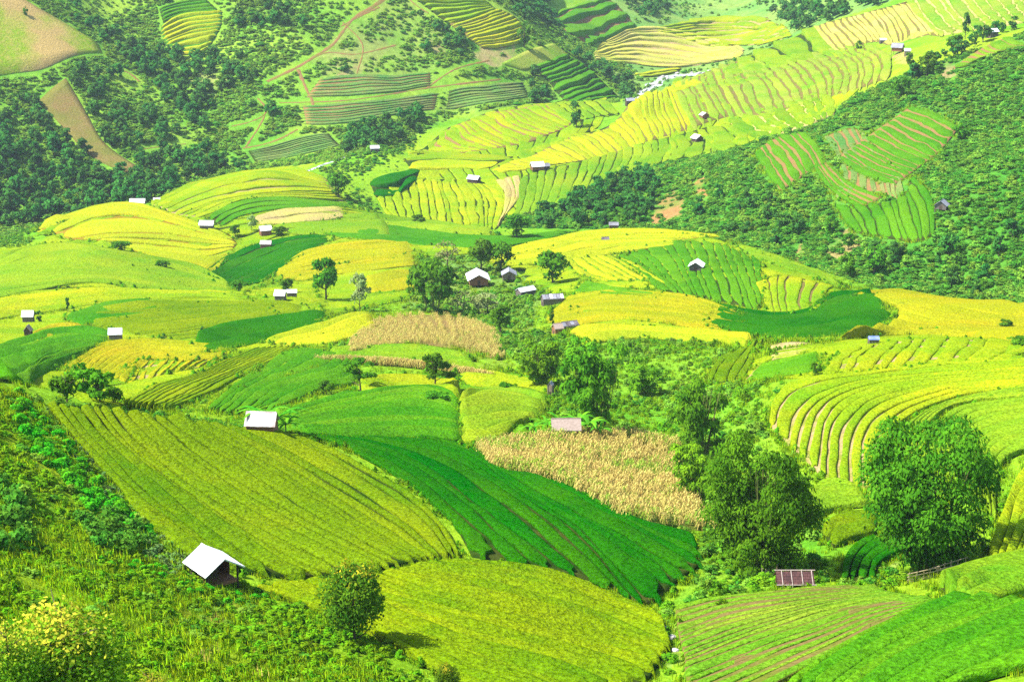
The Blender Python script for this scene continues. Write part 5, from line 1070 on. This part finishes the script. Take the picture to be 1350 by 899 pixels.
for nm, s, sp, pr, lo, hi, lb in (('cassava_rows', '22,520 60,560 105,610 150,660 205,712 150,705 90,650 40,590 10,540', 1.25, [cas], .9, 1.9, 'vivid green cassava bushes along the slope border'), ('cassava_patch', '110,735 180,725 270,770 380,790 300,800 190,775', 1.2, [cas, sE], .7, 1.2, 'vivid low green plants below the white roofed hut'),
    ('spiky_border', '52,535 66,545 130,620 200,690 250,740 240,755 180,705 110,630', 1.0, [aga, sB], .6, 1.2, 'grey green spiky plants bordering the olive slope'), ('spiky_patch', '185,718 235,735 255,765 215,760', 1.0, [aga], .8, 1.3, 'grey green spiky plants left of the white roofed hut'),
    ('crest_hedge', '60,530 150,541 250,555 330,566 385,572 330,573 250,561 150,549 70,539', 1.5, [sC, sA], .9, 1.7, 'bushy hedge along the crest of the olive slope'), ('dark_hollow', '105,690 150,680 205,720 190,740 130,730', 1.7, [sC, sD], 1.6, 2.6, 'dark bushes in the hollow beside the white roofed hut'), ('dark_edge', '-40,650 20,640 45,690 40,720 -40,740', 2.0, [sD], 1.8, 2.8, 'dark bushes at the left edge of the near hill')):
    X, Y = fill(outline(s), sp, True); k = rg.rand(len(X)) < .82; X, Y = X[k], Y[k]
    if len(X): scatter(nm, put(X, Y, .1), rg.uniform(0, 6.28, len(X)), rg.uniform(lo, hi, len(X)), rg.randint(0, len(pr), len(X)), pr, lb)
# ---- scrub of the slopes, gully and field edges
def cover(nm, reg, sp, protos, pr, lo, hi, label, dens=lambda X, Y: np.ones(len(X)), flat=(.6, 1.1), xlim=.5, ylim=2200):
    X, Y = fill(reg, sp, xlim=xlim, ylim=ylim); k = rg.rand(len(X)) < dens(X, Y); X, Y = X[k], Y[k]; n = len(X); s = rg.uniform(lo, hi, n) * np.where(rg.rand(n) < .10, 1.6, 1); scatter(nm, put(X, Y, .2), rg.uniform(0, 6.28, n), np.stack([s, s, s * rg.uniform(*flat, n)], 1), rg.choice(len(protos), n, p=pr), protos, label); return n
c1 = cover('mountain_scrub', REG['leftmountain'], 2.2, [sA, sB, sC, sD], [.44, .44, .06, .06], 2.2, 4.8, 'scrub covering the left mountainside', lambda X, Y: np.clip(.68 + 1.2 * nz(X, Y, 40, 2), .2, 1), flat=(.35, .75), xlim=.38, ylim=1350)
c2 = cover('hillside_scrub', REG['righthill'], 2.3, [sC, sD, sA, sB], [.36, .36, .14, .14], 2.0, 4.4, 'bushes covering the right hillside', lambda X, Y: np.clip(.95 + .5 * nz(X, Y, 30, 4), .6, 1), (.4, .85), xlim=.5)
c3 = cover('gully_scrub', REG['gully'], 1.5, [sE, sF, sC, sA], [.40, .35, .08, .17], .9, 2.2, 'lush undergrowth in the gully', lambda X, Y: np.clip(.62 + 1.2 * nz(X, Y, 12, 6), .2, 1))
c4 = cover('house_scrub', REG['houses'], 2.6, [sE, sC, sA, sB], [.3, .2, .25, .25], 1.4, 3.2, 'bushes and brush around the two houses', lambda X, Y: np.clip(.6 + nz(X, Y, 15, 7), .2, 1))
c5 = cover('valley_scrub', REG['farvalley'], 5.5, [sA, sB, sC], [.4, .3, .3], 2.0, 4.5, 'scrub along the far valley floor', lambda X, Y: np.clip(.4 + nz(X, Y, 40, 9), .05, .9))
# banks between the fields
allreg = outline('-200,330 60,300 300,235 520,200 700,140 830,140 960,190 760,300 1000,335 1350,404 1500,400 1500,700 1300,780 1000,770 900,700 640,600 385,575 200,545 0,500 -200,480')
def bank_d(X, Y):
    out = np.zeros(len(X), bool)
    for kk in ('gully', 'houses', 'righthill', 'leftmountain', 'nearhill'): out |= inside(X, Y, REG[kk])
    return np.where(out, 0, np.clip(.08 + .7 * nz(X, Y, 22, 13), 0, .6))
c6 = cover('bank_shrubs', allreg, 2.6, [sE, sA, sC], [.45, .3, .25], .8, 2.0, 'small bushes on the banks between the fields', bank_d, (.5, .9), .45)
c7 = cover('outer_scrub', outline('1392,425 1750,380 1900,700 1800,899 1600,1000 1400,930 1390,700'), 2.4, [sE, sA, sC, hA], [.3, .25, .2, .25], .9, 2.4, 'bushes on the slope past the curved right terraces', lambda X, Y: np.clip(.45 + 1.2 * nz(X, Y, 18, 17), .05, .95))
X, Y = fill(outline('1385,500 1750,450 1900,700 1800,899 1600,1000 1400,930'), 1.0); scatter('outer_grass', put(X, Y, .05), rg.uniform(0, 6.28, len(X)), rg.uniform(.8, 1.7, len(X)), rg.choice(3, len(X), p=[.4, .3, .3]), [gA, gB, hA], 'grass on the slope past the curved right terraces')
X, Y = fill(allreg, 1.5, xlim=.4, ylim=620); k = rg.rand(len(X)) < .5; X, Y = X[k], Y[k]; scatter('bank_grass', put(X, Y, .05), rg.uniform(0, 6.28, len(X)), rg.uniform(.7, 1.5, len(X)), (rg.rand(len(X)) < .5).astype(int), [gA, gB], 'grass on the banks between the fields')
for nm, s in (('left_hedge', '60,318 120,312 165,325 215,345 215,358 150,338 100,332 60,335'), ('mid_treeline', '440,262 470,250 520,292 600,306 660,306 660,312 590,312 520,300 450,285'), ('stream_bushes', '420,222 460,205 520,190 560,175 540,200 470,235 440,250'), ('left_yard_scrub', '0,440 40,430 120,436 100,445 40,460 0,462'), ('left_tail_scrub', '0,300 60,292 60,310 0,340'), ('corn_edge', '430,455 470,425 500,415 480,440 450,470'), ('hut_left_scrub', '375,385 470,380 490,405 430,415 385,405'), ('yard_scrub', '290,300 320,295 400,305 400,316 330,318 300,312'),
              ('dark_clump_scrub', '75,535 160,525 200,515 180,540 100,540'), ('knoll_edge', '560,190 650,205 720,200 690,212 600,212 560,205'), ('bamboo_skirt', '890,700 940,690 1000,740 990,765 930,760'), ('fence_plants', '1085,765 1190,750 1194,765 1150,785 1090,782'), ('ridge_scrub', '1085,470 1100,455 1140,440 1200,436 1350,455 1350,445 1180,437 1060,455')):
    X, Y = fill(outline(s), 1.7 if nm not in ('mid_treeline', 'stream_bushes', 'knoll_edge') else 3.0); k = rg.rand(len(X)) < .7; X, Y = X[k], Y[k]; n = len(X)
    big = nm in ('mid_treeline', 'stream_bushes', 'knoll_edge', 'left_hedge')
    if n: sc = rg.uniform(1, 2.2, n) * (1.6 if big else 1); scatter(nm, put(X, Y, .15), rg.uniform(0, 6.28, n), np.stack([sc, sc, sc * rg.uniform(.6, 1.0, n)], 1), rg.choice(4, n, p=[.3, .2, .3, .2]), [sE, sA, sC, sD], {'left_hedge': 'bushy hedge below the bright yellow dome', 'mid_treeline': 'bushes along the valley tree line', 'stream_bushes': 'bushes along the stream'}.get(nm, nm.replace('_', ' ') + ' of low bushes'))
# ---- weeds along the field edges
E = []; EB = []
for key_, (root_, G_) in FIELD_OBJ.items():
    dd = float(np.hypot(*G_.reshape(-1, 2).mean(0)))
    if dd > 760: continue
    ring = np.concatenate([G_[0], G_[:, -1], G_[-1][::-1], G_[::-1, 0]]); sl = np.linalg.norm(np.diff(ring, axis=0), axis=1); cs = np.concatenate([[0], np.cumsum(sl)]); n_ = int(cs[-1] * (2.6 if dd < 320 else 1.1)); t = rg.rand(n_) * cs[-1]
    Q = np.stack([np.interp(t, cs, ring[:, a]) for a in (0, 1)], 1) + rg.normal(size=(n_, 2)) * (.45 if dd < 320 else .8); w_ = vnoise(Q[:, 0] / 7, Q[:, 1] / 7) + rg.uniform(-.2, .2, n_); E.append(Q[w_ > -.18]); EB.append(Q[(w_ > .24) & (rg.rand(n_) < .5)])
E = np.concatenate(E); EB = np.concatenate(EB); fz = spot(np.linspace(1196, 1274, 20), np.linspace(769, 747, 20))[:, :2] - np.array([0, 2.0])
clear = lambda Q: Q[np.min(np.linalg.norm(Q[:, None] - fz[None], axis=2), axis=1) > 3.2]
E = clear(E); EB = clear(EB); rr_ = rg.uniform(.8, 1.6, len(E))
scatter('edge_grass', put(E[:, 0], E[:, 1], .05), rg.uniform(0, 6.28, len(E)), rr_ * np.where(E[:, 1] < 200, .75, np.where(E[:, 1] < 320, 1.1, 1.6)), rg.choice(3, len(E), p=[.45, .4, .15]), [gA, gB, hB], 'weedy grass along the edges of the fields')
rr_ = rg.uniform(.6, 1.5, len(EB)); scatter('edge_bushes', put(EB[:, 0], EB[:, 1], .1), rg.uniform(0, 6.28, len(EB)), np.stack([rr_, rr_, rr_ * .8], 1), rg.randint(0, 3, len(EB)), [sE, hB, sA], 'small bushes along the edges of the fields')
# ---- forests: the trees that show largest are things, the rest one mass
WOODS = [('-60,150 0,150 50,115 75,90 120,97 160,95 150,120 112,140 150,190 190,235 240,245 200,268 100,285 0,305 -60,310', 8.0, 'left'), ('50,0 110,30 180,60 250,78 330,75 345,110 282,132 282,182 230,152 200,112 150,62 90,22', 8.2, 'left'),
 ('150,130 200,150 260,190 312,222 230,246 190,222 150,172', 8.5, 'left'), ('300,0 392,0 390,36 330,46', 9.5, 'left'), ('452,178 500,152 560,141 570,168 520,190 455,206', 8.5, 'left'), ('572,35 602,46 640,62 620,90 582,62', 9, 'left'),
 ('640,-8 720,-8 745,44 700,32', 11, 'spur'), ('682,82 702,86 745,132 735,141 690,141 697,112', 8.5, 'left'), ('742,66 790,92 838,112 832,135 800,108', 9.5, 'spur'), ('1002,22 1050,0 1180,-10 1160,10 1070,36 1040,50', 12, 'vale'),
 ('700,262 760,227 830,217 870,240 850,298 702,302', 7.0, 'right'), ('1180,105 1210,90 1245,70 1300,42 1345,30 1345,44 1300,60 1230,95 1195,120', 10, 'ridge'), ('1100,335 1180,320 1250,332 1350,262 1420,400 1250,386', 11, 'right'), ('900,240 1000,262 1090,300 1080,335 1000,322 920,300', 12, 'right'), ('780,25 830,-10 900,-20 870,25', 13, 'vale')]
GL = {'left': ('dark green tree in the dense wood on the left mountainside', 'trees of the wood on the left mountainside'), 'spur': ('blue green tree along the stream side edge of the far spur', 'trees along the edge of the far spur'), 'vale': ('blue green tree in the wood at the head of the far valley', 'trees at the head of the far valley'),
      'right': ('dark tree among the bushes of the right hillside', 'trees among the bushes of the right hillside'), 'ridge': ('dark tree in the row along the right ridge top', 'trees along the right ridge top')}
WL = ['dark tree in the dense wood round the brown strip at the left edge', 'blue green tree in the wooded ravine beside the worn pasture', 'dark tree in the wood between the brown strip and the stream', 'tree of the small wood by the top edge left of the red path', 'dark tree in the streamside wood under the maize rows',
 'tree in the hollow under the yellow ribbed spur terraces', 'blue green tree behind the far spur at the top edge', 'tree in the row running down beside the green stepped spur end', 'blue green tree along the outer edge of the far spur', 'tree in the wood above the high pale terraces', 'dark tree in the wood along the foot of the lower light green terraces',
 'dark tree in the row along the right ridge top', 'dark tree among the bushes of the lower right hillside', 'dark tree among the bushes round the red soil scars of the hillside', 'blue green tree in the far valley head', 'single tree standing in the open scrub of the left mountainside']
cand = []
for wi, (s, sp, gk) in enumerate(WOODS):
    X, Y = fill(outline(s), sp)
    k = rg.rand(len(X)) < (.55 if gk in ('right',) and sp > 8 else .9)
    cand += [(x, y, gk, wi) for x, y in zip(X[k], Y[k])]
# scattered single trees on the mountain
X, Y = fill(REG['leftmountain'], 26, xlim=.36, ylim=1300); cand += [(x, y, 'left', 15) for x, y in zip(X, Y) if rg.rand() < .25]
cx = np.array([[c[0], c[1]] for c in cand]); cz = ground(cx[:, 0], cx[:, 1]); px_, py_ = to_px(np.concatenate([cx, cz[:, None] + 4], 1))
vis = (px_ > 0) & (px_ < 1350) & (py_ > 0) & (py_ < 899)
hit = spot(px_, py_); vis &= np.linalg.norm(hit[:, :2], axis=1) > np.linalg.norm(cx, axis=1) - 6
order = np.argsort(np.where(vis, np.linalg.norm(cx, axis=1), 1e6)); rest = []
for rank, i in enumerate(order):
    x, y, gk, wi = cand[i]; P = np.array([x, y, cz[i]]); sz = rg.uniform(5.5, 10.5) * (1.15 if gk in ('spur', 'vale') else 1)
    if gk in ('right', 'ridge'): sz *= .78
    if rank < 280 and vis[i]: tree('farcol' if rg.rand() < .2 else 'far', 0, 0, 0, 0, WL[wi], WL[wi].replace('blue green ', '').replace('dark ', '').replace('single ', '').replace('tree', 'trees', 1), P=P, wh=(sz * rg.uniform(.9, 1.2), sz * rg.uniform(.9, 1.25)), sink=.3, name='forest_tree')
    else: rest.append((x, y, cz[i], sz))
rest = np.array(rest)
if len(rest): scatter('forest', rest[:, :3] - np.array([0, 0, .4]), rg.uniform(0, 6.28, len(rest)), rest[:, 3], rg.randint(0, 2, len(rest)), [ftA, ftB], 'remaining woods of the mountains')
print('COVER', c1, c2, c3, c4, c5, c6, 'trees', len(cand), 'rest', len(rest))
# ---- dry corn
cp = []
for i, (mk, px, py, lb) in enumerate((('corn', 742, 605, 'dry corn stalk in the gold corn field below the thatched hut'), ('corn', 845, 640, 'dry bent corn stalk in the right part of the gold corn field'), ('corngreen', 720, 622, 'corn stalk still green at the left of the gold corn field'))):
    cp.append(tag(obj('corn_plant', corn_plant('corn_plant', LM[mk], 400 + i), None, tuple(spot(px, py) + np.array([0, 0, .3]))), lb, 'corn plant', None, 'thing'))
for (root, G, dens, n), lb in zip(CORN_G, ('standing dry corn stalks', 'withered brown corn stalks', 'thin withered corn stalks')):
    K, m = G.shape[:2]; A = []
    tot = int(5200 * dens)
    P = np.concatenate([across(G, np.full(m, rg.uniform(0, K - 1))) [rg.randint(0, m, 8)] for _ in range(tot // 8)]); P = P + rg.normal(size=P.shape) * .5
    green = rg.rand(len(P)) < np.clip(.16 + .9 * nz(P[:, 0], P[:, 1], 8, 21), .03, .75) if dens == 1 else rg.rand(len(P)) < .05
    scatter('corn_stalks', put(P[:, 0], P[:, 1], -.25), rg.uniform(0, 6.28, len(P)), rg.uniform(.7, 1.15, len(P)) * (1 if dens == 1 else .85), np.where(green, 2, rg.randint(0, 2, len(P))), cp, lb, root)
# ---- the cream leaved bush, a big leafed shrub right at the bottom left corner
def corner_bush(px, py, wpx, hpx, label, seed, n):
    P = spot(px, py); k = float(np.linalg.norm(P - np.array([0, 0, CAMZ]))) / 2077
    r = tag(empty('leafy_bush', P), label, 'bush', None, 'thing'); r.scale = (wpx * k, wpx * k, hpx * k * 1.05)
    obj('crown', crown_mesh('crown', 'bush', n * 6, .034, LM['cream'], seed, 0, .5), r); obj('trunk', trunk_mesh('trunk', 'tree', .2, m_bark, seed, .016), r)
corner_bush(88, 925, 190, 150, 'cream and yellow leaved bush in the bottom left corner', 501, 1700); corner_bush(15, 915, 110, 110, 'green and cream leaved bush cut by the bottom left corner', 502, 1000); corner_bush(205, 935, 70, 60, 'small cream leaved sprig at the bottom edge right of the corner bush', 503, 300)
# ---- stream and rocks
m_rock = plain_mat('pale_river_rock', (.50, .46, .42), (.26, .24, .22), 1.2, .8, .6); NW = NodeKit('stream_water'); wn = NW.noise(.5, 4, .7); m_water = NW.principled(NW.mix(NW.ramp(wn, .46, .6), (.16, .18, .16), (.72, .74, .74)), .25, 0, NW.bump(wn, .6, .4), .5)
ribbon('stream', '834,136 846,127 856,117 868,108 880,102 900,99 920,98 945,94', 20, m_water, .35, 'rocky white water stream in the far valley')
ribbon('stream', '405,226 425,218 440,213 456,207', 7, m_water, .35, 'short glimpse of stream below the left mountain')
def rock(px, py, s, label, seed, group):
    r = np.random.RandomState(seed); import bmesh
    bm = bmesh.new(); bmesh.ops.create_icosphere(bm, subdivisions=2, radius=1)
    q = r.normal(size=(7, 3)); q = unit(q)
    for v in bm.verts:
        c = np.array(v.co); h = (q @ c).max(); v.co = Vector(c * (.62 + .5 * h) * np.array([1, .8, .6]))
    me = bpy.data.meshes.new('rock'); bm.to_mesh(me); bm.free(); me.materials.append(m_rock); o = obj('rock', me, None, tuple(spot(px, py) + np.array([0, 0, s * .25]))); o.scale = (s, s, s); o.rotation_euler = (0, 0, seed); tag(o, label, 'rock', group, 'thing')
for i, (x, y, s) in enumerate([(842, 131, 1.8), (850, 121, 2.2), (852, 127, 1.4), (860, 113, 2.0), (866, 112, 1.6), (874, 103, 2.2), (880, 105, 1.5), (893, 98, 2.0), (902, 101, 1.8), (912, 97, 1.5), (922, 98, 2.2), (934, 95, 1.7), (846, 126, 1.2), (888, 102, 1.6)]): rock(x, y, s, 'pale boulder in the far white water stream', i, 'boulders in the far stream')
for i, (x, y, s) in enumerate([(878, 830, .45), (884, 842, .55), (880, 852, .4), (874, 822, .3), (890, 858, .35)]): rock(x, y, s, 'pale stone in the gully mouth left of the stubble rows', 40 + i, 'stones in the gully mouth')
rock(480, 752, .4, 'pale stone on the bank between the two near yellow green slopes', 60, None)
# ---------------------------------------------------------------- air
if HAZE > 0:
    NH = NodeKit('haze_air'); pv = NH.n('ShaderNodeVolumePrincipled'); pv.inputs['Color'].default_value = (.72, .86, 1, 1); pv.inputs['Density'].default_value = HAZE; pv.inputs['Anisotropy'].default_value = .2
    NH.l(pv.outputs[0], NH.out.inputs['Volume'])
    zt = max(CAMZ, float(_GZ.max())) + 30; zb = float(_GZ.min()) - 4; b = MB().box(-1700, 1700, -60, 2600, zb, zt)
    tag(b.build('haze', NH.m), 'thin bluish summer haze over the valley', None, None, 'stuff')
